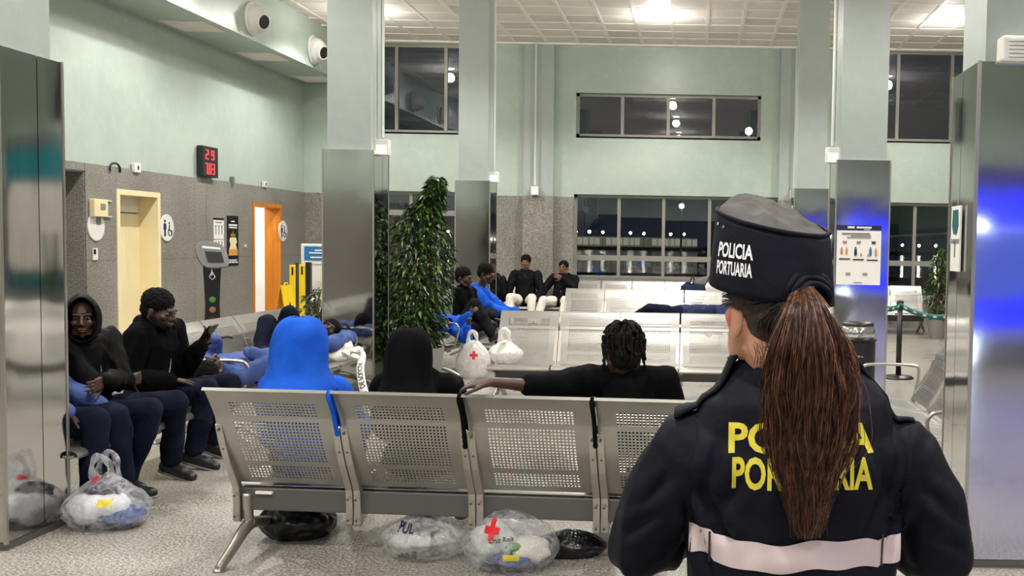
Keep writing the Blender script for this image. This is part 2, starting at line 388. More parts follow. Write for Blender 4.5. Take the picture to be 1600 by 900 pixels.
# ---- back wall
def bx(px): return at(px, 380, YB).x
def bz(px, py): return at(px, py, YB).z
W = {}
W[1] = (bx(545), bx(721), bz(660, 207), bz(660, 68)); W[2] = (bx(560), bx(714), 0, bz(655, 299))
W[3] = (bx(898), bx(1185), bz(1040, 215), bz(1040, 147)); W[4] = (bx(896), bx(1226), bz(1000, 436), bz(1000, 305))
W[5] = (bx(1300), bx(1560), bz(1430, 221), bz(1430, 79)); W[6] = (bx(1300), bx(1560), bz(1430, 466), bz(1430, 317))
mb = MB(); holes_wall(mb, XL-.25, XR+.25, 0, ZC, list(W.values()), lambda a, b, c, d: mb.box((a, YB, c), (b, YB+.3, d)))
wall_back = struct(mb.build('wall_back', M['plaster']))
def slabB(m, a, b, z0, z1): m.box((a, YB-.03-random.uniform(0, .003), z0), (b, YB, z1))
slabs(wall_back, [(XL+.03, W[2][0]), (W[2][1], W[4][0]), (W[4][1], W[6][0]), (W[6][1], XR)], slabB, wid=.62)
slabs(wall_back, [(W[4][0], W[4][1])], slabB, hts=(0, W[4][2])); slabs(wall_back, [(W[6][0], W[6][1])], slabB, hts=(0, W[6][2]))
mb = MB()
for a, b in ((XL+.03, W[2][0]), (W[2][1], W[4][0]), (W[4][1], W[6][0]), (W[6][1], XR)): mb.box((a, YB-.026, 0), (b, YB, ZG-.003))
mb.build('mortar_bed', M['joint'], wall_back)
def window(n, mull, trans=(), sill=True, fr=.055, rev=.10):
    x0, x1, z0, z1 = W[n]; t = bpy.data.objects.new('window_%d' % n, None); COL.objects.link(t); t.location = ((x0+x1)/2, YB+.1, z0); struct(t)
    mb = MB(); y0, y1 = YB+rev, YB+rev+.06
    for a, b, c, d in ((x0, x1, z1-fr, z1), (x0, x1, z0, z0+fr), (x0, x0+fr, z0, z1), (x1-fr, x1, z0, z1)): mb.box((a, y0, c), (b, y1, d))
    mb.build('window_frame', M['frame'], t)
    xs = [x0+fr/2]+[bx(m) for m in mull]+[x1-fr/2]; zs = [z0+fr/2]+list(trans)+[z1-fr/2]
    for x in xs[1:-1]:
        m = MB(); m.box((x-.03, y0-.01, z0+.01), (x+.03, y1+.01, z1-.01)); m.build('mullion', M['frame'], t)
    for z in zs[1:-1]:
        m = MB(); m.box((x0+.01, y0-.006, z-.05), (x1-.01, y1+.006, z+.05)); m.build('transom', M['frame'], t)
    for a, b in zip(xs, xs[1:]):
        for c, d in zip(zs, zs[1:]):
            m = MB(); m.box((a, y0+.025, c), (b, y0+.031, d)); p = m.build('pane', M['glass'], t)
            p.rotation_euler = (random.uniform(-.003, .003), 0, random.uniform(-.003, .003))
    if sill:
        m = MB(); m.box((x0, YB-.0, z0-.03), (x1, YB+rev+.02, z0)); m.build('window_sill', M['plaster'], t)
    return t
window(1, [617, 694]); window(2, [640, 683], [1.05, 2.05], sill=False)
window(3, [969.5, 1041, 1112]); window(4, [966, 1036, 1108, 1170], [bz(1000, 404)])
window(5, [1398, 1482]); window(6, [1342, 1430, 1510], [bz(1430, 412)])
# pilasters on the back wall
def pilaster(px0, px1, nm):
    a, b = bx(px0), bx(px1); t = bpy.data.objects.new(nm, None); COL.objects.link(t); t.location = ((a+b)/2, YB, 0); struct(t)
    m = MB(); m.box((a, YB-.14, ZG), (b, YB, ZC-.01)); m.build('shaft', M['plaster_col'], t)
    m = MB(); m.box((a-.01, YB-.17, 0), (b+.01, YB, ZG)); m.build('granite_facing', M['granite'], t)
pilaster(819, 865, 'trim_1'); pilaster(1214, 1247, 'trim_2')
# right wall and front wall (behind the camera, seen only in reflections)
mb = MB(); mb.box((XR, YF, 0), (XR+.25, YB, ZC)); wall_right = struct(mb.build('wall_right', M['plaster']))
mb = MB(); mb.box((XR-.03, YF, 0), (XR, YB-.04, ZG)); mb.build('granite_facing', M['granite'], wall_right)
mb = MB(); mb.box((XL-.25, YF-.25, 0), (XR+.25, YF, ZC)); wall_front = struct(mb.build('wall_front', M['plaster']))
mb = MB(); mb.box((XL+.03, YF, 0), (XR-.03, YF+.05, 2.75)); mb.build('dark_glazing', M['screen'], wall_front)
# ---- ceiling with tiles
mb = MB(); mb.box((XL-.25, YF-.25, ZC+.02), (XR+.25, YB+.3, ZC+.12)); ceiling = struct(mb.build('ceiling', M['grid']))
TS = .6
me_cache = {}
for key, mm in (('a', M['ceil']), ('b', M['ceil2'])):
    m = MB(); h = TS/2-.028; m.box((-h, -h, 0), (h, h, .02)); o = m.build('ceiling_tile', mm); me_cache[key] = o.data; COL.objects.unlink(o); bpy.data.objects.remove(o)
x0t = at(1106.7, 0, 10).x
d = ray(1106.7, 0); gx = d.x*(ZC-CAMH)/d.z                       # a grid line passes here
nt_ = 0
XS0 = -6.72
for i in range(-16, 14):
    for j in range(13):
        cx_ = gx+(i+.5)*TS; cy_ = YB-.15-(j+.5)*TS
        if cx_-TS/2 < XS0 or cx_+TS/2 > XR: continue
        if abs(cx_) > 8 : continue
        o = bpy.data.objects.new('ceiling_tile', me_cache['b' if random.random() < .28 else 'a']); COL.objects.link(o)
        o.parent = ceiling; o.location = (cx_, cy_, ZC-.004+random.uniform(-.003, .003)); nt_ += 1
        if nt_ >= 298: break
m = MB(); m.box((XL, YF, ZC-.002), (XR, YB-.15-13*TS, ZC+.02)); m.build('plain_ceiling_field', M['ceil'], ceiling)
m = MB()
for i in range(-16, 16):
    x = gx+i*TS
    if XS0 < x < XR: m.box((x-.028, YB-8, ZC-.012), (x+.028, YB, ZC+.02))
for j in range(14): m.box((XS0, YB-.15-j*TS-.028, ZC-.010), (XR, YB-.15-j*TS+.028, ZC+.02))
m.build('ceiling_grid', M['grid'], ceiling)
m = MB(); m.box((XS0, YB-.16, ZC-.03), (XR, YB, ZC+.02)); m.build('edge_trim', M['grid'], ceiling)
# ---- duct soffit along the left wall
m = MB(); m.box((XL, YF, 4.47), (XS0, YB, ZC+.02)); soffit = m.build('trim_3', M['plaster']); struct(soffit)
for i, yc in enumerate((12.85, 15.05, 18.35)):
    p0 = None
m = None
for i, (pa, pb, py) in enumerate(((240, 325, 40), (370, 434, 88), (463, 530, 123))):
    d = ray((pa+pb)/2, py); k = (4.47-CAMH)/d.z; c = V((0, 0, CAMH))+d*k
    t = thing('ceiling_vent', ('white slot vent under the duct soffit, nearest of the three' if i == 0 else 'white slot vent under the duct soffit, between the two ball nozzles' if i == 1 else 'white slot vent under the duct soffit, in the far corner by the back wall'), 'vent', (-7.14, c.y, 4.47))
    m = MB(); m.box((-.30, -.36, -.012), (.30, .36, 0)); m.build('vent_frame', M['white'], t, world=False)
    m = MB()
    for q in range(7): m.box((-.26, -.31+q*.092, -.02), (.26, -.31+q*.092+.05, -.01))
    m.build('slats', M['ceil'], t, world=False)
# ball nozzles on the soffit face
for i, (px, py) in enumerate(((262, -22), (392, 37), (488, 83))):
    c = atx(px, py, XS0)
    t = thing('air_nozzle', ('white ball air nozzle on the soffit, nearest, cut by the top of the frame', 'large white ball air nozzle on the soffit, middle of the row', 'white ball air nozzle on the soffit beside the first shaft of pale columns')[i], 'air nozzle', (XS0, c.y, 4.77))
    Rm = Euler((0, PI/2, 0)).to_matrix()
    m = MB(); m.lathe([(.24, 0), (.25, .02), (.235, .035), (.22, .04)], (0, 0, 0), 32, Rm); m.build('mounting_ring', M['white'], t, world=False, smooth=True)
    Rb = Euler((0, PI/2+.25, -.35)).to_matrix()
    m = MB(); m.lathe([(.215, -.02), (.22, .05), (.205, .12), (.17, .18), (.12, .215), (.118, .26), (.105, .262), (.10, .25)], (0, 0, 0), 32, Rb); m.build('ball', M['white'], t, world=False, smooth=True)
    m = MB(); m.lathe([(.104, .252), (.102, .256)], (0, 0, 0), 24, Rb); m.build('throat', M['darkplastic'], t, world=False)
# ---- columns
def steel_panel(name, fn, u0, u1, z0, z1, parent, amp=.0016, seed=0):
    nu, nz = 8, 24; m = MB(); vs = []
    for j in range(nz+1):
        for i in range(nu+1):
            u = u0+(u1-u0)*i/nu; z = z0+(z1-z0)*j/nz; e = min(i, nu-i, j, nz-j)
            dd = amp*noise.noise(V((u*3+seed*7.3, z*1.1, seed)))*min(1, e/2)
            vs.append(fn(u, z, dd))
    fs = [(j*(nu+1)+i, j*(nu+1)+i+1, (j+1)*(nu+1)+i+1, (j+1)*(nu+1)+i) for j in range(nz) for i in range(nu)]
    m.add(vs, fs); return m.build(name, M['steel'], parent, smooth=True)
cseed = [0]
def column(xc, y0, wdt, dep, label, tilt=0):
    t = thing('column', label, 'column', (xc, y0+dep/2, 0)); x0, x1, y1 = xc-wdt/2, xc+wdt/2, y0+dep
    m = MB(); i_ = .035; m.box((x0+i_, y0+i_, ZG-.01), (x1-i_, y1-i_, ZC+.01)); m.build('painted_shaft', M['plaster_col'], t)
    m = MB(); m.box((x0+.006, y0+.006, 0), (x1-.006, y1-.006, ZG-.003)); m.build('steel_core', M['chrome'], t)
    s = cseed; ys = y0+dep*.58
    for nm, fn, u0, u1 in (('steel_panel', lambda u, z, d: (u, y0-.004-d, z), x0, x1), ('steel_panel', lambda u, z, d: (u, y1+.004+d, z), x1, x0),
                           ('steel_panel', lambda u, z, d: (x1+.004+d, u, z), y0, ys-.003), ('steel_panel', lambda u, z, d: (x1+.004+d, u, z), ys+.003, y1),
                           ('steel_panel', lambda u, z, d: (x0-.004-d, u, z), ys-.003, y0), ('steel_panel', lambda u, z, d: (x0-.004-d, u, z), y1, ys+.003)):
        s[0] += 1; steel_panel(nm, fn, u0, u1, .04, ZG, t, seed=s[0])
    m = MB(); m.box((x0-.004, y0-.004, 0), (x1+.004, y1+.004, .035)); m.build('base_plinth', M['beam'], t)
    m = MB()
    for cx_, cy_ in ((x0, y0), (x1, y0), (x0, y1), (x1, y1)): m.box((cx_-.008, cy_-.008, .03), (cx_+.008, cy_+.008, ZG+.004))
    m.build('corner_bead', M['alu'], t)
    return t
CW = .50
colA = column(-3.295-CW/2, 4.90, CW, .49, 'steel-clad column at the left edge of the hall, nearest on that side')
colB = column(-3.21-CW/2, 10.25, CW, .49, 'steel-clad column beside the big leafy plant, with a small lit box on its side')
colC = column(-3.05-CW/2+.01, 15.1, CW, .49, 'steel-clad column behind the big leafy plant and the two seated men')
colD = column(1.30+.33, 4.90, .66, .49, 'steel-clad column at the right edge, glowing blue, with a white emergency luminaire')
colE = column(1.375+.27, 10.47, .54, .49, 'steel-clad column with the framed passenger notice on its front')
colF = column(1.43+.26, 15.7, .52, .49, 'steel-clad column farthest right, showing just above the dark cap')
# conduits with small lit emergency boxes
def conduit(xy, x, y, ztop, zbox, label, n):
    t = thing('emergency_light', label, 'light box', (x, y, zbox))
    m = MB(); m.tube([(0, 0, .1), (0, 0, ztop-zbox)], .018, 8); m.build('conduit', M['conduit'], t, world=False)
    m = MB(); m.box((-.07, -.05, -.08), (.07, .05, .08)); m.build('housing', M['white'], t, world=False, bevel=.008)
    m = MB(); dx, dy = n; m.box((-.05+.0*dx, -.056, -.065), (.05, -.049, .02)); m.build('lit_lens', M['lampdim'], t, world=False)
conduit(0, -3.21+.03, 10.45, ZC, 2.44, 'small lit box and conduit on the column beside the plant', (1, 0))
conduit(0, -3.05+.04, 15.25, ZC, 2.46, 'small lit box and conduit on the column behind the plant', (1, 0))
conduit(0, bx(838), YB-.22, ZC, bz(838, 299), 'small lit box and conduit on the left wall pilaster', (1, 0))
conduit(0, bx(1237), YB-.22, ZC, bz(1237, 305), 'conduit and lit box on the right wall pilaster', (1, 0))
conduit(0, 1.375-.03, 10.6, ZC, 2.45, 'small lit box and conduit on the left side of the notice column', (1, 0))
# emergency luminaire on column D
t = thing('emergency_luminaire', 'white ribbed emergency luminaire above the blue-lit column at right', 'light fixture', (at(1600, 78, 4.9).x+.02, 4.905, at(1600, 78, 4.9).z))
m = MB(); m.box((-.14, -.07, -.065), (.22, .03, .055)); m.build('housing', M['white'], t, world=False, bevel=.012)
m = MB()
for q in range(5): m.box((-.11, -.078, -.045+q*.018), (.20, -.069, -.036+q*.018))
m.build('ribs', M['white'], t, world=False)
# ---- ceiling downlights
DL = []
for xi, X in enumerate((-5.5, -.72, 4.07)):
    for yi, Y in enumerate((-3.6, .7, 5.0, 9.3, 13.3, 17.2)): DL.append((X, Y))
for X, Y in DL:
    if Y > 16: lab = {-5.5: 'round ceiling downlight by the duct soffit near the back wall', -.72: 'lit round downlight in the tiles above the high strip window', 4.07: 'lit round downlight in the tiles at upper right'}[X]; grp = None
    else: lab = 'round ceiling downlight over the seating, out of the frame'; grp = 'downlights above the frame'
    t = thing('downlight', lab, 'ceiling light', (X, Y, ZC), group=grp)
    m = MB(); m.lathe([(.17, .0), (.175, -.015), (.15, -.025), (.12, -.012)], (0, 0, 0), 28); m.build('trim_ring', M['grid'], t, world=False, smooth=True)
    m = MB(); m.lathe([(.03, -.03), (.075, -.045), (.095, -.030), (.10, -.02)], (0, 0, 0), 24); m.build('lamp_lens', M['lamp'], t, world=False, smooth=True)
    ld = bpy.data.lights.new('downlight_beam', 'SPOT'); ld.energy = DOWN_W; ld.color = DOWN_COL; ld.spot_size = DOWN_ANGLE; ld.spot_blend = DOWN_BLEND; ld.shadow_soft_size = .05
    lo = bpy.data.objects.new('downlight_beam', ld); COL.objects.link(lo); lo.parent = t; lo.location = (0, 0, -.06)
    ld = bpy.data.lights.new('ceiling_fill', 'POINT'); ld.energy = CEIL_FILL_W; ld.color = DOWN_COL; ld.shadow_soft_size = .1  # unseen point fill, added below the lens to brighten the ceiling
    lo = bpy.data.objects.new('ceiling_fill', ld); COL.objects.link(lo); lo.parent = t; lo.location = (0, 0, -.22)
# ================================================================ BENCHES
# seat shell profiles (y, z): sitter faces +y, backrest leans to -y
BACK_P = [(.075, .355), (.045, .40), (.00, .47), (-.055, .56), (-.098, .655), (-.116, .705), (-.168, .785), (-.205, .835), (-.217, .846), (-.228, .834)]
PAN_P = [(.085, .338), (.12, .335), (.22, .352), (.34, .375), (.44, .385), (.495, .380), (.515, .362), (.512, .342)]
def resample(P, k=10):
    C_ = cat([(0, y, z) for y, z in P], k); L = [0]
    for a, b in zip(C_, C_[1:]): L.append(L[-1]+(b-a).length)
    def f(s):
        s = max(0, min(L[-1], s))
        for i in range(len(L)-1):
            if s <= L[i+1]: t = (s-L[i])/max(1e-9, L[i+1]-L[i]); return C_[i].lerp(C_[i+1], t)
        return C_[-1]
    return f, L[-1]
def perforated(name, P, W_, zones, nx, pitch, hole, m, thick=.003, taper=0):
    """sheet following profile P with real holes; zones: list of (s_centre_start, rows)"""
    f, L = resample(P)
    x0 = -nx*pitch/2+(pitch-hole)/2
    xs = [-W_/2, -W_/2+.012]+[x0+i*pitch+k for i in range(nx) for k in (0, hole)]+[W_/2-.012, W_/2]
    ss = {0.0, L}; hs = []
    for s0, rows in zones:
        for r in range(rows): a = s0+r*pitch; hs.append((a, a+hole)); ss |= {round(a, 5), round(a+hole, 5)}
    q = 0
    while q < L:
        if all(abs(q-s) > .008 for s in ss): ss.add(round(q, 5))
        q += .018
    ss = sorted(ss); hset = {round(a, 5) for a, b in hs}
    vs = []
    for s in ss:
        p = f(s); tp = 1+taper*(s/L-.5)
        for x in xs: vs.append((x*tp, p.y, p.z))
    nxs = len(xs); fs = []
    for j in range(len(ss)-1):
        for i in range(nxs-1):
            if ss[j] in hset and 2 <= i < 2+2*nx and (i-2) % 2 == 0 and i < nxs-3: continue
            fs.append((j*nxs+i, j*nxs+i+1, (j+1)*nxs+i+1, (j+1)*nxs+i))
    mb = MB(); mb.add(vs, fs); o = mb.build(name, m, None, smooth=False)
    md = o.modifiers.new('s', 'SOLIDIFY'); md.thickness = thick; md.offset = 0
    return o
SW = .572; MOD = .590
pb = perforated('backrest', BACK_P, SW, [(.035, 5), (.145, 14), (.405, 5)], 24, .0168, .0098, M['seat'], taper=-.0)
pp = perforated('seat_pan', PAN_P, SW, [(.05, 20)], 24, .0168, .0092, M['seat'])
bake([pb, pp]); ME_BACK, ME_PAN = pb.data, pp.data
for o in (pb, pp): COL.objects.unlink(o); bpy.data.objects.remove(o)
# side bracket: cast bar along lower back, bending under the seat
def bracket_mesh():
    m = MB(); pr = [(-.085, .665), (-.066, .672), (-.040, .60), (.02, .49), (.072, .40), (.098, .335), (.11, .30), (.30, .325), (.46, .355), (.50, .36), (.50, .345), (.30, .30), (.135, .265), (.11, .17), (.085, .158), (.066, .17), (.070, .25), (.062, .335), (.035, .385), (-.015, .47), (-.062, .575)]
    pr = [(y-.020 if z > .36 else y-.012, z-.006) for y, z in pr[:6]]+pr[6:11]+[(y-.016, z) for y, z in pr[11:]]; m.prism(pr, lambda y, z, d: (d, y, z), -.017, .017)
    o = m.build('bracket', M['alu'], None); md = o.modifiers.new('b', 'BEVEL'); md.width = .004; md.segments = 2; bake([o]); me = o.data; COL.objects.unlink(o); bpy.data.objects.remove(o)
    m = MB()
    for y, z in ((-.070, .64), (-.028, .545), (.040, .425), (.066, .30), (.068, .20)):
        m.lathe([(.006, 0), (.007, .003), (.004, .005)], (0, y-.030, z-.006), 8, Euler((PI/2+.5, 0, 0)).to_matrix())
    o = m.build('bolts', M['beam'], None); mb_ = o.data; COL.objects.unlink(o); bpy.data.objects.remove(o)
    return me, mb_
ME_BR, ME_BOLT = bracket_mesh()
def leg_mesh():
    m = MB()
    m.tube(cat([(0, .085, .30), (0, .088, .22), (0, .098, .15), (0, .11, .125)], 5), [.032, .032, .032, .032, .031, .030, .029, .028, .028, .027, .027, .026, .026, .026, .026, .026], 10, flat=((1, 0, 0), .8))
    a = cat([(0, .10, .15), (0, .02, .115), (0, -.07, .065), (0, -.17, .018), (0, -.185, .012)], 6); m.tube(a, [.030-.012*i/len(a) for i in range(len(a))], 10)
    a = cat([(0, .09, .15), (0, .20, .13), (0, .34, .09), (0, .47, .03), (0, .50, .014)], 6); m.tube(a, [.030-.012*i/len(a) for i in range(len(a))], 10)
    for y in (-.19, .505): m.lathe([(.022, 0), (.024, .006), (.016, .016)], (0, y, 0), 12)
    o = m.build('leg', M['alu'], None, smooth=True); me = o.data; COL.objects.unlink(o); bpy.data.objects.remove(o); return me
ME_LEG = leg_mesh()
def arm_mesh():
    m = MB(); a = cat([(0, .06, .33), (0, .03, .47), (0, .02, .575), (0, .05, .605), (0, .20, .615), (0, .40, .612), (0, .455, .59), (0, .47, .54), (0, .44, .42), (0, .42, .34)], 5)
    m.tube(a, .0125, 10, flat=((1, 0, 0), 1.0)); o = m.build('armrest', M['alu'], None, smooth=True); me = o.data; COL.objects.unlink(o); bpy.data.objects.remove(o); return me
ME_ARM = arm_mesh()
def inst(name, me, parent, loc=(0, 0, 0)):
    o = bpy.data.objects.new(name, me); COL.objects.link(o); o.parent = parent; o.location = loc; return o
BENCH = []
def bench(x, y, rz, n, label, arms=(), sx=1.0, group='perforated metal seating rows', legs=None):
    t = thing('beam_bench', label, 'bench', (x, y, 0), rz, group); t.scale = (sx, 1, 1)
    L = n*MOD
    m = MB(); m.box((.02, .082, .215), (L-.02, .135, .325)); m.build('beam', M['beam'], t, world=False, bevel=.006)
    for i in range(n):
        c = (i+.5)*MOD
        inst('backrest', ME_BACK, t, (c, 0, 0)); inst('seat_pan', ME_PAN, t, (c, 0, 0))
        for s in (-1, 1):
            b = inst('bracket', ME_BR, t, (c+s*(SW/2-.010), 0, 0)); inst('bolts', ME_BOLT, b)['kind'] = 'stuff'
    for q in (legs or (.06, L-.06)): inst('leg', ME_LEG, t, (q, 0, 0))
    for q in arms: inst('armrest', ME_ARM, t, (q, 0, 0))
    BENCH.append(t); return t
# front row: back to the camera
a4 = math.radians(-3.6)
p = at(319, 603, 4.62)
FB = bench(p.x, 4.83, a4, 4, 'perforated metal bench nearest the camera, seen from behind, three men on it', legs=(.06, 2.36-.06))
m = MB(); m.box((.11, .06, .30), (.19, .079, .312)); m.build('sticker', M['paper'], FB, world=False)
# second row, facing the camera
def rowf(px, Y, n, label, **k):
    pt = at(px, 488, Y); return bench(pt.x+n*MOD, Y-.2, PI, n, label, **k)
R2 = rowf(782, 10.17, 4, 'empty metal bench facing the camera, second row, white bag on its left seat')
R3 = rowf(883, 15.4, 4, 'metal bench in the third row with a person in navy lying on it')
R4 = rowf(937, 18.95, 4, 'metal bench in the last row under the harbour window')
R4b = rowf(740, 18.95, 4, 'last-row metal bench against the granite wall, two men in white trousers on it')
R4c = bench(at(1440, 445, 18.95).x, 18.75, PI, 4, 'pale metal bench in the last row at right, behind the black barrier post', arms=(.01,))
# left row along the wall, facing +x
LB1 = bench(-3.76, 7.58, -PI/2, 4, 'metal bench running along the left side, two hooded men and a third sitter on it', sx=.93, arms=(.01,))
LB2 = bench(-3.76, 9.99, -PI/2, 4, 'metal bench on the left side with two men lying along it', arms=(.01,), sx=.98)
# middle-left bench facing +x
MBn = bench(-3.10, 13.80, -PI/2, 4, 'metal bench between plant and second row, two men seated and one in blue lying', arms=(.01, 4*MOD-.01), sx=1.02)
# right bench facing -x, between the two right columns
RB = bench(1.76, 5.72, PI/2, 4, 'metal bench seen end-on between the blue-lit columns at right', arms=(.01, 4*MOD-.01))
# ================================================================ PEOPLE
def ring_mesh(mb, a, b, ra, rb, n=14, flat=None):
    """closed round cone with hemispherical ends"""
    a, b = V(a), V(b); d = b-a; L = d.length
    t = d/L if L > 1e-6 else V((0, 0, 1))
    u = t.cross(V((0, 0, 1))) if abs(t.z) < .9 else t.cross(V((1, 0, 0))); u.normalize(); w_ = t.cross(u)
    pr = [(-ra*math.cos(q), ra*math.sin(q)) for q in (.15, .55, 1.0, PI/2)]+[(L+rb*math.cos(q), rb*math.sin(q)) for q in (PI/2, 1.0, .55, .15)]
    vs = []
    for h, r in pr:
        for j in range(n):
            q = 2*PI*j/n; e = (u*math.cos(q)+w_*math.sin(q))*r
            if flat is not None: fv = flat[0]; e = e-fv*e.dot(fv)*(1-flat[1])
            vs.append(a+t*h+e)
    k = len(pr)
    fs = [(i*n+j, (i+1)*n+j, (i+1)*n+(j+1) % n, i*n+(j+1) % n) for i in range(k-1) for j in range(n)]
    fs += [tuple(range(n)), tuple((k-1)*n+j for j in range(n))[::-1]]
    fs = [f[::-1] for f in fs]
    return mb.add(vs, fs)
def ell(mb, c, r, R=None, n=14, k=9):
    c = V(c); vs = []
    for i in range(k+1):
        th = PI*(.04+.92*i/k)
        for j in range(n):
            q = 2*PI*j/n; v = V((r[0]*math.sin(th)*math.cos(q), r[1]*math.sin(th)*math.sin(q), r[2]*math.cos(th)))
            vs.append(c+(R @ v if R is not None else v))
    fs = [(i*n+j, (i+1)*n+j, (i+1)*n+(j+1) % n, i*n+(j+1) % n) for i in range(k) for j in range(n)]
    fs += [tuple(range(n))[::-1], tuple(k*n+j for j in range(n))]
    return mb.add(vs, fs)
PENDING = []
def blob(mb, name, m, parent, voxel=.009, smooth=3, wr=0, ws=9, seed=0, stretch=(1, 1, .6), keep=None):
    o = mb.build(name, m, parent, smooth=True)
    r = o.modifiers.new('r', 'REMESH'); r.mode = 'VOXEL'; r.voxel_size = voxel; r.use_smooth_shade = True
    s = o.modifiers.new('s', 'SMOOTH'); s.iterations = smooth; s.factor = .5
    PENDING.append((o, wr, ws, seed, stretch, keep)); return o
def flush():
    global PENDING
    P_ = PENDING; PENDING = []
    bake([p[0] for p in P_])
    for o, wr, ws, seed, st, keep in P_:
        if wr:
            me = o.data; n = len(me.vertices); co = np.empty(n*3); me.vertices.foreach_get('co', co); co = co.reshape(-1, 3)
            no = np.empty(n*3); me.vertices.foreach_get('normal', no); no = no.reshape(-1, 3)
            off = V((seed*3.1, seed*1.7, seed)); f = np.empty(n)
            for i in range(n):
                c = co[i]; p = V((c[0]*ws*st[0], c[1]*ws*st[1], c[2]*ws*st[2]))+off
                q = noise.noise(p+V((noise.noise(p*.6)*1.2, 0, noise.noise(p*.6+V((5, 5, 5)))*1.2)))
                f[i] = (1-2.6*abs(q))*.7+noise.noise(p*2.3)*.4
            co = co+no*(f*wr)[:, None]
            me.vertices.foreach_set('co', co.ravel()); me.update()
def ik(a, c, l1, l2, hint):
    a, c, hint = V(a), V(c), V(hint); d = c-a; L = d.length
    if L > (l1+l2)*.995: c = a+d.normalized()*(l1+l2)*.995; d = c-a; L = d.length
    x = (l1*l1-l2*l2+L*L)/(2*L); h = math.sqrt(max(0, l1*l1-x*x)); t = d.normalized()
    n = hint-t*hint.dot(t); n = n.normalized() if n.length > 1e-4 else t.orthogonal().normalized()
    return a+t*x+n*h, c
def basis(f, up):
    """columns: right(x), forward(y), up(z)"""
    f = V(f).normalized(); up = V(up); x = f.cross(up).normalized(); z = x.cross(f).normalized()
    return Matrix((x, f, z)).transposed()
def head_blobs(mb, c, R, s=1.0, n=14):
    def e(p, r): ell(mb, V(c)+R @ (V(p)*s), [q*s for q in r], R, n)
    def rc(p, q, a, b): ring_mesh(mb, V(c)+R @ (V(p)*s), V(c)+R @ (V(q)*s), a*s, b*s)
    e((0, -.018, .032), (.074, .095, .085)); e((0, .030, -.030), (.060, .064, .080)); e((0, .045, -.082), (.040, .040, .028)); e((0, .076, -.098), (.018, .015, .015))
    e((-.028, .088, .024), (.028, .013, .010)); e((.028, .088, .024), (.028, .013, .010))
    rc((0, .094, .012), (0, .116, -.030), .009, .014); e((-.014, .103, -.036), (.010, .010, .009)); e((.014, .103, -.036), (.010, .010, .009))
    for sg in (-1, 1):
        e((sg*.040, .066, -.026), (.022, .022, .022)); e((sg*.076, -.008, -.012), (.009, .020, .031)); rc((sg*.06, -.01, -.045), (sg*.035, .05, -.088), .022, .020)
    e((0, .096, -.061), (.025, .013, .0085)); e((0, .093, -.073), (.022, .012, .0085))
def hand(mb, wrist, fdir, pnorm, side, s=1.0, curl=.5, voxel=None, spread=.12):
    """fdir: finger direction, pnorm: palm normal (the way the palm faces); side=+1 thumb to fdir x pnorm"""
    f = V(fdir).normalized(); p = V(pnorm); p = (p-f*p.dot(f)).normalized(); l = f.cross(p)*side
    w0 = V(wrist); pc = w0+f*.05*s
    ring_mesh(mb, w0, w0+f*.02*s, .024*s, .027*s, flat=(p, .7))
    for k in (-1.5, -.5, .5, 1.5):
        a = w0+f*.018*s+l*k*.012*s; b = w0+f*.088*s+l*k*.0195*s; ring_mesh(mb, a, b, .016*s, .0115*s)
    for k, ln in ((-1.5, .062), (-.5, .074), (.5, .080), (1.5, .070)):
        q = w0+f*.088*s+l*k*.0195*s; dd = (f+l*k*spread*.5).normalized(); r = .0092*s
        for seg, fr in enumerate((.45, .32, .23)):
            ang = curl*(.55+.35*seg); dd = (dd*math.cos(ang)+p*math.sin(ang)).normalized(); q2 = q+dd*ln*fr*s
            ring_mesh(mb, q, q2, r, r*.9, 10); q = q2; r *= .9
    q = w0+f*.028*s+l*.024*s; dd = (f*.65+l*.75+p*.25*curl).normalized(); r = .013*s
    for seg, ln in enumerate((.042, .030, .024)):
        q2 = q+dd*ln*s; ring_mesh(mb, q, q2, r, r*.85, 10); q = q2; r *= .85; dd = (dd+f*.35+p*.25*curl).normalized()
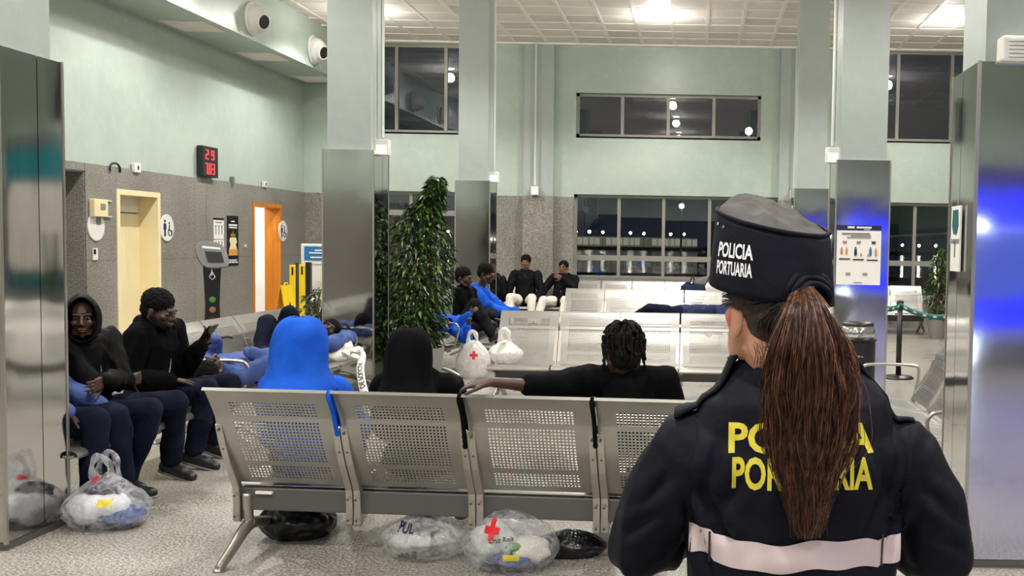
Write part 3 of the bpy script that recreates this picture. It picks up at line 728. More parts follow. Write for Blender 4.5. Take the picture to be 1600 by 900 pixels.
def person(label, loc, hip, tdir, face, head_dir, Lh, Rh, Lf, Rf, top='black', bottom='navytr', skin='skin_dark', hood=None, hair='short', head_up=(0, 0, 1), knee_hint=(0, 0, 1),
           elb=None, foot_dir=None, vox=.009, s=1.0, beard=False, sleeve=1.0, zip_=False, headoff=None, group=None, cat_='person', hands=None, jacket_wr=.018, hooddown=False, sh_drop=0, khL=None, khR=None, wide=1.0):
    """hip: pelvis centre, tdir: torso direction, face: forward of the chest; Lh/Rh wrist points, Lf/Rf ankle points"""
    t = thing('person', label, cat_, loc, group=group)
    hip = V(hip); T = V(tdir).normalized(); B = basis(V(face)-T*V(face).dot(T), T); rgt, fwd, up = B.col[0], B.col[1], B.col[2]
    neck = hip+T*.50*s; hc = neck+(T*.075+V(head_up).normalized()*.085+V(head_dir).normalized()*.025)*s if headoff is None else V(headoff)
    HR = basis(head_dir, head_up)
    sl, sr = hip+T*(.445-sh_drop)*s-rgt*.175*s*wide, hip+T*(.445-sh_drop)*s+rgt*.175*s*wide
    hl, hr = hip-rgt*.09*s, hip+rgt*.09*s
    eh = elb or ((0, 0, -1), (0, 0, -1))
    el, Lh = ik(sl, Lh, .29*s, .26*s, eh[0]); er, Rh = ik(sr, Rh, .29*s, .26*s, eh[1])
    kl, Lf = ik(hl, Lf, .44*s, .43*s, khL or knee_hint); kr, Rf = ik(hr, Rf, .44*s, .43*s, khR or knee_hint)
    # body: one continuous skin surface
    mb = MB(); ring_mesh(mb, hip+T*.02, hip+T*.18*s, .10*s, .095*s, flat=(fwd, .75)); ring_mesh(mb, hip+T*.18*s, hip+T*.40*s, .095*s, .115*s, flat=(fwd, .75))
    ring_mesh(mb, sl, sr, .045*s, .045*s); ring_mesh(mb, neck-T*.05*s, neck.lerp(hc, .62), .056*s, .050*s); head_blobs(mb, hc, HR, s)
    for sh, e_, h in ((sl, el, Lh), (sr, er, Rh)): ring_mesh(mb, sh, e_, .042*s, .034*s); ring_mesh(mb, e_, h, .036*s, .023*s)
    for hp, k, f in ((hl, kl, Lf), (hr, kr, Rf)): ring_mesh(mb, hp, k, .062*s, .045*s); ring_mesh(mb, k, f, .044*s, .030*s)
    hs = hands or {}
    dl, dr = (Lh-el).normalized(), (Rh-er).normalized()
    a = hs.get('L', (dl, -up, .5)); hand(mb, Lh, a[0], a[1], a[3] if len(a) > 3 else 1, s, a[2]); a = hs.get('R', (dr, -up, .5)); hand(mb, Rh, a[0], a[1], a[3] if len(a) > 3 else -1, s, a[2])
    blob(mb, 'body', M[skin], t, voxel=min(vox, .0065), smooth=2)
    def HP(p): return hc+HR @ (V(p)*s)
    mb = MB()
    for sg in (-1, 1): ell(mb, HP((sg*.030, .080, .004)), (.0125*s, .0125*s, .0070*s), HR, 10, 6)
    ey = mb.build('eyes', M['eye'], t, smooth=True)
    mb = MB()
    for sg in (-1, 1): ell(mb, HP((sg*.030, .0905, .004)), (.0062*s, .005*s, .0062*s), HR, 8, 6)
    mb.build('irises', M['iris'], t, smooth=True)
    mb = MB(); ell(mb, HP((0, .101, -.061)), (.023*s, .0115*s, .0065*s), HR, 10, 6); ell(mb, HP((0, .098, -.073)), (.020*s, .011*s, .0065*s), HR, 10, 6); mb.build('lips', M['lip'], t, smooth=True)
    # top garment
    mb = MB(); ring_mesh(mb, hip+T*.03*s, hip+T*.20*s, .160*s*wide, .152*s*wide, flat=(fwd, .82)); ring_mesh(mb, hip+T*.20*s, hip+T*.37*s, .152*s*wide, .158*s*wide, flat=(fwd, .78))
    ring_mesh(mb, sl+T*.005, sr+T*.005, .068*s, .068*s); ring_mesh(mb, hip+T*.38*s, neck-T*.02*s, .12*s, .065*s, flat=(fwd, .85))
    for sh, e_, h in ((sl, el, Lh), (sr, er, Rh)):
        ring_mesh(mb, sh, e_, .078*s, .066*s)
        if sleeve >= 1: hh = e_.lerp(h, .93); ring_mesh(mb, e_, hh, .066*s, .047*s); ring_mesh(mb, e_.lerp(h, .78), hh, .055*s, .044*s)
        else: ring_mesh(mb, e_, e_.lerp(h, sleeve), .062*s, .058*s)
    if hooddown:
        ring_mesh(mb, neck-rgt*.075*s-fwd*.045*s, neck+rgt*.075*s-fwd*.045*s, .052*s, .052*s); ring_mesh(mb, neck-rgt*.07*s-fwd*.02, neck-rgt*.045*s+fwd*.06*s-T*.02, .042*s, .032*s); ring_mesh(mb, neck+rgt*.07*s-fwd*.02, neck+rgt*.045*s+fwd*.06*s-T*.02, .042*s, .032*s)
    blob(mb, 'jacket' if sleeve >= 1 else 'shirt', M[top], t, voxel=vox, smooth=3, wr=jacket_wr, ws=8, seed=random.random()*9)
    if zip_:
        pts = [hip+T*(.10+.36*i/8)*s+fwd*(.122+.004*math.sin(i))*s+rgt*.01*math.sin(i*1.3) for i in range(9)]; pts = [p+fwd*(.0 if i < 6 else -.012*(i-5))*s for i, p in enumerate(pts)]
        m = MB(); m.tube(pts, .0035*s, 6); m.build('zip', M['zip'], t)
    # trousers
    mb = MB(); ring_mesh(mb, hl-T*.0, hr-T*.0, .108*s, .108*s); ring_mesh(mb, hip, hip+T*.10*s, .138*s, .132*s, flat=(fwd, .85))
    for hp, k, f in ((hl, kl, Lf), (hr, kr, Rf)):
        ring_mesh(mb, hp, k, .098*s, .072*s); ff = k.lerp(f, .94); ring_mesh(mb, k, k.lerp(f, .5), .072*s, .064*s); ring_mesh(mb, k.lerp(f, .5), ff, .064*s, .058*s)
    blob(mb, 'trousers', M[bottom], t, voxel=vox, smooth=3, wr=.015, ws=6.5, seed=random.random()*9)
    # shoes
    for f, k in ((Lf, kl), (Rf, kr)):
        fd = V(foot_dir or fwd); ax = (f-k).normalized()
        if foot_dir is None and abs(ax.z) < .5: fd = V((0, 0, 1))
        fd = (fd-ax*fd.dot(ax)).normalized(); mb = MB(); b0 = f+ax*.045*s
        ring_mesh(mb, f, f+ax*.03*s, .045*s, .045*s); ring_mesh(mb, b0-fd*.035*s, b0+fd*.10*s-ax*.004, .042*s, .040*s); ring_mesh(mb, b0+fd*.09*s, b0+fd*.165*s+ax*.004, .040*s, .033*s)
        sh = blob(mb, 'shoe', M['shoe'], t, voxel=.008, smooth=2)
        mb = MB(); sd = ax.cross(fd)
        ring_mesh(mb, b0-fd*.035*s+ax*.030, b0+fd*.165*s+ax*.028, .043*s, .038*s, flat=(ax, .35)); mb.build('sole', M['sole'], t, smooth=True)
    # hair
    if hair == 'short':
        mb = MB(); ell(mb, HP((0, -.026, .052)), (.084*s, .100*s, .084*s), HR, 20, 14); ell(mb, HP((0, -.05, .0)), (.076*s, .066*s, .075*s), HR, 16, 10)
        o = blob(mb, 'hair', M['hair'], t, voxel=.006, smooth=1, wr=.011, ws=52, seed=3, stretch=(1, 1, 1))
        PENDING[-1] = PENDING[-1][:5]+('hair',)
    if beard:
        mb = MB(); ell(mb, HP((0, .052, -.088)), (.045*s, .045*s, .036*s), HR); ring_mesh(mb, HP((-.064, .0, -.04)), HP((-.035, .055, -.085)), .017*s, .022*s); ring_mesh(mb, HP((.064, .0, -.04)), HP((.035, .055, -.085)), .017*s, .022*s)
        blob(mb, 'beard', M['hair'], t, voxel=.007, smooth=1, wr=.003, ws=40, seed=5, stretch=(1, 1, 1))
    if hood:
        o = hood_mesh(hood, hc, HR, neck, T, fwd, rgt, s, t, top)
    t['_k'] = 1; del t['_k']
    return dict(root=t, hip=hip, T=T, fwd=fwd, rgt=rgt, neck=neck, hc=hc, HR=HR, el=el, er=er, kl=kl, kr=kr, sl=sl, sr=sr, Lh=Lh, Rh=Rh)
def hood_mesh(kind, hc, HR, neck, T, fwd, rgt, s, t, top):
    """open hood: rings from the front rim back over the crown, with a face opening"""
    if isinstance(kind, str):
        sc = {'bell_wide': 1.08, 'bell': .90}[kind]; m = MB(); n = 30; rows = []
        prof = [(.142, .012, -.020, .75), (.140, .040, -.016, .75), (.130, .066, -.012, .75), (.108, .088, -.010, .78), (.075, .104, -.010, .80), (.030, .113, -.012, .80), (-.020, .116, -.018, .74), (-.065, .116, -.026, .62), (-.105, .120, -.036, .45), (-.140, .130, -.044, .30), (-.175, .150, -.046, .2), (-.215, .165, -.046, .15)]
        for z, r, y0, gap in prof:
            row = []
            for q in range(n+1):
                a = PI/2+gap+(2*PI-2*gap)*q/n; c_, s_ = math.cos(a), math.sin(a)
                f = 1+.055*noise.noise(V((c_*2.2+sc*7, s_*2.2, z*5)))+.035*(1-2.4*abs(noise.noise(V((c_*3.1+sc, s_*3.1, z*11+sc*3))))); rr = r*sc**(.8 if z > .1 else 1)*f
                zz = z+.004*noise.noise(V((c_*4, s_*4, z*9)))
                row.append(hc+rgt*c_*rr*.98+fwd*(s_*rr*1.12+y0)+V((0, 0, zz*(1.0 if z > 0 else .95))))
            rows.append(row)
        m.add([v for r in rows for v in r], [(i*(n+1)+q, i*(n+1)+q+1, (i+1)*(n+1)+q+1, (i+1)*(n+1)+q) for i in range(len(rows)-1) for q in range(n)]+[tuple(range(n+1))])
        o = m.build('hood', M[top], t, smooth=True); sd = o.modifiers.new('s', 'SOLIDIFY'); sd.thickness = .010; sb = o.modifiers.new('b', 'SUBSURF'); sb.levels = 2; sb.render_levels = 2; return o
    m = MB(); rings = []; n = 26; R_ = HR
    wx, wz = kind if isinstance(kind, tuple) else (.112, .135)
    prof = [(.098, .80, 1.0), (.075, .93, 1.02), (.04, 1.0, 1.04), (0, 1.04, 1.05), (-.045, 1.03, 1.03), (-.085, .94, .96), (-.115, .74, .80), (-.134, .46, .55), (-.142, .15, .2)]
    for y, kx, kz in prof:
        r = []
        for j in range(n):
            q = 2*PI*j/n; x = math.cos(q)*wx*kx; z = math.sin(q)*wz*kz
            if z < 0: z *= 1.25; x *= 1+.15*(-z/wz)
            pk = .02*max(0, math.sin(q))**6*(1 if y < .05 else .5)
            wrk = .004*noise.noise(V((x*22, y*22+kx*3, z*16)))
            r.append(hc+R_ @ (V((x+wrk, y+wrk, z+pk+.005))*s))
        rings.append(r)
    vs = [v for r in rings for v in r]; k = len(rings)
    fs = [(i*n+j, i*n+(j+1) % n, (i+1)*n+(j+1) % n, (i+1)*n+j) for i in range(k-1) for j in range(n)]
    fs += [tuple((k-1)*n+j for j in range(n))]
    m.add(vs, fs); o = m.build('hood', M[top], t, smooth=True)
    sd = o.modifiers.new('s', 'SOLIDIFY'); sd.thickness = .012; sb = o.modifiers.new('b', 'SUBSURF'); sb.levels = 1; sb.render_levels = 1
    mb = MB(); ring_mesh(mb, neck-rgt*.05*s-fwd*.03*s, neck+rgt*.05*s-fwd*.03*s, .085*s, .085*s); ring_mesh(mb, neck-fwd*.03, hc-HR.col[1]*.05*s-HR.col[2]*.07*s, .090*s, .092*s)
    blob(mb, 'hood_neck', M[top], t, voxel=.009, smooth=4, wr=.008, ws=9, seed=2)
    return o
LEFTF = (1, .0, 0)
# ---- hooded man with crossed arms, far left
P1 = person('man in a black hooded jacket, hood up, arms crossed, facing the camera', (-3.5, 6.0, 0), (-3.58, 6.02, .47), (.02, -.02, 1), (1, -.25, 0), (.50, -.86, -.02),
       Lh=(-3.36, 5.84, .70), Rh=(-3.38, 6.14, .66), Lf=(-3.28, 6.42, .11), Rf=(-3.32, 6.02, .11), top='blackjkt', hood=(.100, .118), hair=None, zip_=True, elb=((0, 1, -.6), (-.2, -1, -.6)),
       hands={'L': ((.1, -.9, -.2), (-1, 0, 0), .4), 'R': ((.1, .9, 0), (-1, 0, 0), .4)}, khL=(.7, 0, 1), khR=(.7, 0, 1), s=.97, vox=.008, headoff=(-3.53, 5.93, 1.045))
P0 = person('sitter beside the left column, only navy-trousered legs and a blue sleeve in view', (-3.6, 5.55, 0), (-3.66, 5.66, .47), (-.15, 0, 1), (1, 0, 0), (1, 0, -.2),
       Lh=(-3.35, 5.82, .55), Rh=(-3.35, 5.52, .55), Lf=(-3.22, 5.78, .11), Rf=(-3.26, 5.55, .11), top='denim', khL=(.6, 0, 1), khR=(.6, 0, 1), s=.95, vox=.01)
# ---- man with the phone, profile
P2 = person('seated man in a black hoodie reading his phone, short curly hair and beard', (-3.45, 6.75, 0), (-3.60, 6.78, .45), (.12, -.03, 1), (1, -.12, 0), (.96, -.12, -.28),
       Lh=(-3.31, 6.90, .80), Rh=(-3.36, 6.60, .60), Lf=(-3.32, 7.08, .11), Rf=(-3.28, 6.72, .11), top='black', hooddown=True, beard=True, zip_=True, elb=((0, .2, -1), (-.2, -.3, -1)),
       hands={'L': ((.55, -.25, .75), (-.3, -.8, .2), .55), 'R': ((.6, .6, -.1), (0, 0, -1), .5)}, khL=(.6, 0, 1), khR=(.6, 0, 1), vox=.008, s=1.0, headoff=(-3.485, 6.70, 1.04))
# ---- lying men on the left bench
L1 = person('man in faded blue top lying behind the phone reader, face hidden', (-3.5, 7.8, 0), (-3.50, 8.02, .51), (0, -1, .05), (.25, 0, 1), (.2, .1, 1),
       Lh=(-3.62, 7.75, .76), Rh=(-3.36, 7.72, .66), Lf=(-3.42, 8.80, .47), Rf=(-3.30, 8.78, .47), top='denim', bottom='navytr', head_up=(0, -1, .1), elb=((-.3, 0, -1), (1, 0, 0)), knee_hint=(0, 0, 1), foot_dir=(0, 0, 1), vox=.010, s=.93,
       hands={'L': ((.4, .8, .1), (0, 0, -1), .3), 'R': ((0, 1, -.1), (0, 0, -1), .4)}, hair='short')
L2 = person('lying man with one knee raised and an arm behind his head', (-3.6, 9.3, 0), (-3.58, 9.14, .52), (.02, 1, .10), (.12, 0, 1), (.45, -.75, .45),
       Lh=(-3.50, 9.98, .58), Rh=(-3.62, 9.20, .66), Lf=(-3.62, 8.92, .47), Rf=(-3.66, 8.56, .47), top='denim', bottom='navytr', head_up=(.15, .85, .35), elb=((1, .3, .2), (0, 0, -1)), khL=(-.1, -.6, 1), khR=(0, -.4, .3), foot_dir=(0, -1, 0), vox=.010, s=.96,
       headoff=(-3.47, 9.72, .66), hands={'L': ((-.8, .3, .1), (0, -1, 0), .3), 'R': ((0, -1, 0), (0, 0, -1), .4)})
# ---- front bench, seen from behind
H1 = person('man in a bright blue hood, seen from behind, left end of the front bench', (-1.93, 5.1, 0), (-1.94, 5.12, .44), (0, -.12, 1), (0, 1, 0), (.05, 1, -.30),
       Lh=(-2.10, 5.42, .55), Rh=(-1.75, 5.45, .55), Lf=(-2.03, 5.62, .11), Rf=(-1.83, 5.55, .11), top='blue', bottom='navytr', hood='bell_wide', hair=None, sh_drop=.085, elb=((-.3, 0, -1), (.3, 0, -1)), khL=(0, .5, 1), khR=(0, .5, 1), s=.92, vox=.009, headoff=(-1.925, 5.02, .995))
H2 = person('man in a black hood seen from behind, on the second seat of the front bench', (-1.35, 5.05, 0), (-1.36, 5.08, .44), (0, -.10, 1), (0, 1, 0), (-.08, 1, -.2),
       Lh=(-1.52, 5.40, .55), Rh=(-1.18, 5.42, .55), Lf=(-1.48, 5.62, .11), Rf=(-1.26, 5.56, .11), top='black', bottom='navytr', hood='bell', hair=None, sh_drop=.045, elb=((-.3, 0, -1), (.3, 0, -1)), khL=(0, .5, 1), khR=(0, .5, 1), s=.90, vox=.009, headoff=(-1.385, 4.98, .955))
H3 = person('man with short dreadlocks and a white earbud, arm stretched along the front bench', (-.33, 4.9, 0), (-.33, 4.98, .44), (.02, -.16, 1), (-.10, 1, 0), (-.25, 1, -.25),
       Lh=(-.955, 4.50, .905), Rh=(-.12, 5.25, .55), Lf=(-.48, 5.52, .11), Rf=(-.24, 5.50, .11), top='black', bottom='navytr', hair=None, sleeve=.22, elb=((-.3, -.5, -.9), (.3, 0, -1)), khL=(0, .5, 1), khR=(0, .5, 1), s=.98, vox=.008,
       headoff=(-.345, 4.86, 1.0), hands={'L': ((-1, .18, -.12), (0, .3, -1), .35), 'R': ((0, 1, 0), (0, 0, -1), .4)}, jacket_wr=.008, skin='skin_dark')
# ---- middle bench
MX = -2.88
B1 = person('man in black curled up on the middle bench, looking right, next to the plant', (MX+.10, 12.37, 0), (MX+.10, 12.30, .47), (.02, 0, 1), (1, -.2, 0), (.90, -.40, -.12),
       Lh=(MX+0.44, 12.40, .60), Rh=(MX+0.40, 12.14, .60), Lf=(MX+0.44, 12.34, .45), Rf=(MX+0.48, 12.12, .43), top='black', bottom='greytr', khL=(1, .2, .12), khR=(1, -.3, .05), foot_dir=(.7, 0, .3), s=.97, vox=.010, hooddown=True, headoff=(MX+0.12, 12.24, 1.09),
       hands={'L': ((.8, 0, -.2), (0, 0, -1), .5), 'R': ((.8, .2, -.2), (0, 0, -1), .5)})
B2 = person('man in a blue fleece leaning forward beside the man in black', (MX+.1, 12.92, 0), (MX+.02, 12.94, .47), (.32, 0, 1), (1, -.1, 0), (.92, -.28, -.35),
       Lh=(MX+.62, 13.02, .64), Rh=(MX+.58, 12.77, .62), Lf=(MX+.45, 13.07, .11), Rf=(MX+.45, 12.77, .11), top='blue', bottom='navytr', khL=(.6, 0, 1), khR=(.6, 0, 1), s=.97, vox=.010, hooddown=True, headoff=(MX+.25, 12.87, 1.12), elb=((0, 0, -1), (0, 0, -1)))
B0 = person('person in blue lying curled at the near end of the middle bench', (MX+0.02, 11.67, 0), (MX+0.14, 11.96, .55), (-.25, -1, .12), (.6, 0, .8), (.75, -.3, .1),
       Lh=(MX+0.30, 11.72, .70), Rh=(MX+0.32, 11.57, .56), Lf=(MX+0.02, 12.37, .47), Rf=(MX+0.12, 12.37, .47), top='blue', bottom='navytr', head_up=(-.1, -1, 0), khL=(.6, .3, .3), khR=(.6, .2, .1), s=.72, vox=.010, foot_dir=(0, 0, 1), hood=(.11, .13), hair=None)
# ---- two men in white trousers, last row
def lastrow(px, top_py, Yh, **k): pass
b3 = at(822, 470, 18.62).x; b4 = at(873, 470, 18.62).x
B3 = person('upright man in a black jacket and white trousers, last row', (b3, 18.5, 0), (b3, 18.55, .47), (0, .10, 1), (0, -1, 0), (0, -1, .02), Lh=(b3+.24, 18.3, .48), Rh=(b3-.22, 18.3, .50), Lf=(b3+.20, 18.0, .11), Rf=(b3-.18, 18.02, .11),
       top='blackjkt', bottom='whitetr', skin='skin_mid', khL=(.1, -.5, 1), khR=(-.2, -.5, 1), zip_=True, hooddown=True, s=1.04, vox=.010, wide=1.12, beard=False, headoff=(b3-.0, 18.55, 1.16), elb=((.5, .2, -.5), (-.5, .2, -.5)))
B4 = person('slouching man in a black jacket and white trousers, hand on his chest', (b4, 18.45, 0), (b4+.06, 18.48, .46), (.10, .28, 1), (-.1, -1, 0), (-.12, -1, .10), Lh=(b4+.10, 18.34, .90), Rh=(b4-.28, 18.35, .52), Lf=(b4+.16, 17.9, .11), Rf=(b4-.30, 17.95, .11),
       top='blackjkt', bottom='whitetr', skin='skin_mid', khL=(.1, -.5, 1), khR=(-.2, -.5, 1), zip_=True, hooddown=True, s=1.0, vox=.010, wide=1.08, headoff=(b4+.08, 18.6, 1.07), elb=((.8, 0, -.6), (-.6, .2, -.5)),
       hands={'L': ((-1, 0, .3), (0, 1, 0), .2)})
# ---- lying persons in the third and last rows
p3 = at(1062, 482, 15.0)
B5 = person('person in navy lying on the third row bench, face down', (p3.x, 15.0, 0), (p3.x-.02, 15.0, .52), (1, 0, .06), (0, -.2, -1), (0, -.5, -1), Lh=(p3.x+.45, 14.95, .46), Rh=(p3.x+.40, 15.2, .46), Lf=(p3.x-.72, 15.0, .45), Rf=(p3.x-.70, 15.1, .45),
       top='navylie', bottom='navytr', head_up=(1, 0, 0), khL=(0, -1, .35), khR=(0, -.8, .5), foot_dir=(0, 0, -1), s=.95, vox=.011, hood=(.11, .125), hair=None)
flush()
# small extras on people ------------------------------------------------
# dreadlocks for the man on the front bench
def dreads(P):
    hc, HR = P['hc'], P['HR']; m = MB(); rnd = random.Random(4)
    mb = MB(); ell(mb, hc+HR @ V((0, -.022, .045)), (.079, .098, .080), HR, 20, 14); ell(mb, hc+HR @ V((0, -.050, -.012)), (.074, .062, .070), HR, 20, 14); blob(mb, 'hair_base', M['hair'], P['root'], voxel=.007, smooth=1, wr=.004, ws=38)
    for i in range(96):
        th = rnd.uniform(0, 2*PI); el_ = rnd.uniform(-.35, 1.45)
        d = V((math.cos(th)*math.cos(el_), math.sin(th)*math.cos(el_), math.sin(el_)))
        if d.y > .55 and d.z < .5: continue
        p0 = V((d.x*.078, d.y*.095-.02, d.z*.082+.04)); out = V((d.x, d.y, .15)).normalized(); L = rnd.uniform(.05, .095)*(1.15 if el_ > .9 else 1)
        p1 = p0+V((d.x*.022, d.y*.022, .024)); p2 = p0+out*.022*(L/.1)+V((0, 0, -.005-.35*L)); p3 = p0+out*.024+V((rnd.uniform(-.01, .01), rnd.uniform(-.01, .01), -.9*L))
        if d.z > .8: p2 = p0+out*.045+V((0, 0, .0)); p3 = p0+out*.072+V((0, 0, -.5*L))
        pts = [hc+HR @ q for q in cat([p0, p1, p2, p3], 5)]; k = len(pts)
        m.tube(pts, [.0085*(1-.5*(j/k)**2)*(1+.12*math.sin(j*1.9+i)) for j in range(k)], 7)
    m.build('dreadlocks', M['hair'], P['root'], smooth=True)
dreads(H3)
hc, HR = H3['hc'], H3['HR']
m = MB(); ell(m, hc+HR @ V((-.082, -.004, -.012)), (.008, .008, .010), HR, 10, 6); m.tube([hc+HR @ V((-.084, .0, -.014)), hc+HR @ V((-.083, .004, -.046))], .0032, 8); m.build('earbud', M['white'], H3['root'], smooth=True)
# phone (a held thing)
ph = thing('smartphone', 'dark smartphone held up by the seated man in profile', 'phone', tuple(P2['Lh']+V((.07, -.04, .09))))
m = MB(); m.box((-.006, -.037, -.075), (.006, .037, .075)); o = m.build('phone_body', M['darkplastic'], ph, world=False, bevel=.004)
m = MB(); m.box((-.0075, -.033, -.070), (-.0061, .033, .070)); m.build('screen', M['screen'], ph, world=False)
ph.rotation_euler = (.2, .85, -.3)
# wristband
m = MB(); a, b = P2['er'], P2['Rh']
# ================================================================ OFFICER
OC = .187; OY = 1.95
OF = thing('person', 'officer in navy jacket and cap seen from behind, long auburn ponytail', 'person', (OC, OY, 0))
oh = V((at(1202, 475, 1.93).x, 1.93, 1.413)); OR = basis((-.38, .92, -.03), (.02, .0, 1)); S = .97
def OHP(x, y, z): return oh+OR @ V((x, y, z))
sl, sr = V((OC-.200, OY, 1.128)), V((OC+.205, OY, 1.122))
el_, lh_ = ik(sl, (OC-.16, 2.20, .93), .26, .25, (-.9, -.1, -.5)); er_, rh_ = ik(sr, (OC+.14, 2.20, .93), .26, .25, (.9, -.1, -.5))
el_, er_ = V((OC-.285, 1.97, .93)), V((OC+.29, 1.97, .93))
hl, hr = V((OC-.085, OY, .80)), V((OC+.085, OY, .80)); fl_, fr_ = V((OC-.14, OY-.02, .10)), V((OC+.14, OY+.02, .10))
mb = MB(); head_blobs(mb, oh, OR, S, 18); ring_mesh(mb, V((OC+.005, OY, 1.24)), oh+V((0.0, .0, -.06)), .064, .058); ring_mesh(mb, OHP(-.056, -.012, -.03), OHP(-.040, .035, -.082), .028, .026); ring_mesh(mb, OHP(.056, -.012, -.03), OHP(.040, .035, -.082), .028, .026); ell(mb, OHP(0, -.040, -.065), (.060, .052, .06), OR)
ring_mesh(mb, V((OC, OY, .85)), V((OC, OY, 1.18)), .10, .11, flat=(V((0, 1, 0)), .7)); ring_mesh(mb, sl, sr, .04, .04)
for a, b, c in ((sl, el_, lh_), (sr, er_, rh_)): ring_mesh(mb, a, b, .038, .032); ring_mesh(mb, b, c, .034, .022)
for a, b in ((hl, fl_), (hr, fr_)): ring_mesh(mb, a, b, .07, .035)
hand(mb, lh_, (.8, .5, -.2), (0, -1, 0), 1, .9, .5); hand(mb, rh_, (-.8, .5, -.2), (0, -1, 0), -1, .9, .5)
blob(mb, 'body', M['skin_light'], OF, voxel=.005, smooth=2)
mb = MB()
for sg in (-1, 1): ell(mb, OHP(sg*.030, .081, .004), (.0125, .0125, .0085), OR, 10, 6)
mb.build('eyes', M['eye'], OF, smooth=True)
mb = MB(); e0 = OHP(-.0745, -.010, -.012)
ell(mb, e0+OR @ V((-.0035, .003, -.014)), (.0095, .0125, .024), OR, 14, 10); o = mb.build('ear_blush', M['ear_red'], OF, smooth=True)
mb = MB(); ell(mb, OHP(-.074, -.016, -.026), (.010, .021, .037), OR @ Euler((.15, 0, .25)).to_matrix(), 16, 10); mb.build('ear_shell', M['skin_light'], OF, smooth=True)
# trousers, boots
mb = MB(); ring_mesh(mb, hl, hr, .10, .10); 
for a, b in ((hl, fl_), (hr, fr_)): ring_mesh(mb, a, a.lerp(b, .5), .095, .075); ring_mesh(mb, a.lerp(b, .5), a.lerp(b, .97), .075, .066)
blob(mb, 'trousers', M['uniform'], OF, voxel=.010, wr=.008)
for b in (fl_, fr_):
    mb = MB(); ring_mesh(mb, b+V((0, 0, .06)), b+V((0, 0, -.03)), .055, .05); ring_mesh(mb, b+V((0, -.04, -.055)), b+V((0, .15, -.058)), .044, .040); blob(mb, 'boot', M['shoe'], OF, voxel=.008)
# jacket
mb = MB(); fy = V((0, 1, 0))
ring_mesh(mb, V((OC, OY, .80)), V((OC, OY, .95)), .190, .196, 28, flat=(fy, .66)); ring_mesh(mb, V((OC, OY, .93)), V((OC, OY, 1.12)), .196, .208, 28, flat=(fy, .62))
ring_mesh(mb, V((OC-.12, OY, 1.115)), V((OC+.12, OY, 1.115)), .092, .092, 24, flat=(fy, 1.2))
ring_mesh(mb, sl, sr, .066, .066, 20)
for sg in (-1, 1):
    ring_mesh(mb, V((OC+sg*.150, OY, 1.150)), V((OC+sg*.050, OY, 1.222)), .060, .062, 20)
ring_mesh(mb, V((OC, OY-.0, 1.18)), V((OC, OY, 1.245)), .10, .072, 24)
for a, b, c, sg in ((sl, el_, lh_, -1), (sr, er_, rh_, 1)):
    m1 = a.lerp(b, .45)+V((sg*.012, 0, 0)); ring_mesh(mb, a, m1, .070, .069, 20); ring_mesh(mb, m1, b, .069, .058, 20); ring_mesh(mb, b, b.lerp(c, .88), .058, .046, 20)
jk = blob(mb, 'jacket', M['uniform'], OF, voxel=.0065, smooth=6, wr=.015, ws=6.5, seed=11, stretch=(1.1, 1.1, .5))
flush()
me = jk.data; LN = [((-.185, 1.10), (-.115, .96), .009), ((-.205, 1.05), (-.150, .90), .008), ((-.14, 1.17), (-.175, 1.06), .007), ((-.10, 1.11), (-.135, 1.03), .005), ((.175, 1.12), (.125, .99), .008), ((.20, 1.08), (.165, .93), .009), ((.13, 1.18), (.17, 1.06), .006), ((.215, 1.02), (.205, .92), .006), ((-.23, 1.10), (-.285, 1.03), .007), ((-.25, 1.03), (-.32, .97), .007), ((.235, 1.08), (.30, 1.02), .007), ((.26, .99), (.33, .95), .006), ((-.07, .94), (.03, .925), .004), ((-.16, 1.0), (-.09, .99), .005)]
for v in me.vertices:
    if v.normal.y > .3: continue
    x, z = v.co.x, v.co.z; dd = 0
    for (ax, az), (bx_, bz_), am in LN:
        ux, uz = bx_-ax, bz_-az; L2_ = ux*ux+uz*uz; t_ = max(0, min(1, ((x-ax)*ux+(z-az)*uz)/L2_)); d_ = math.hypot(x-ax-ux*t_, z-az-uz*t_); k_ = math.sin(PI*min(1, max(.02, t_)))**.5
        dd += am*k_*(-math.exp(-(d_/.010)**2)+.75*math.exp(-((d_-.022)/.013)**2))
    v.co += v.normal*dd
me.update()
def bvh_of(o):
    me = o.data; off = wloc(o); me.calc_loop_triangles()
    return BVHTree.FromPolygons([v.co+off for v in me.vertices], [tuple(t.vertices) for t in me.loop_triangles])
JB = bvh_of(jk)
def onto(B_, p, d, lift=.0012):
    h, n, i, dist = B_.ray_cast(V(p)-V(d)*.6, V(d))
    if h is None: return None
    return h-V(d)*lift
def project(B_, name, m, parent, pts, faces, d, lift=.0012):
    out = []; last = None
    for p in pts:
        q = onto(B_, p, d, lift); q = q or last or V(p); last = q; out.append(q)
    mb = MB(); mb.add(out, faces); o = mb.build(name, m, parent, smooth=True); return o
def grid(u0, u1, v0, v1, nu, nv, fn):
    vs = [fn(u0+(u1-u0)*i/nu, v0+(v1-v0)*j/nv) for j in range(nv+1) for i in range(nu+1)]
    return vs, [(j*(nu+1)+i, j*(nu+1)+i+1, (j+1)*(nu+1)+i+1, (j+1)*(nu+1)+i) for j in range(nv) for i in range(nu)]
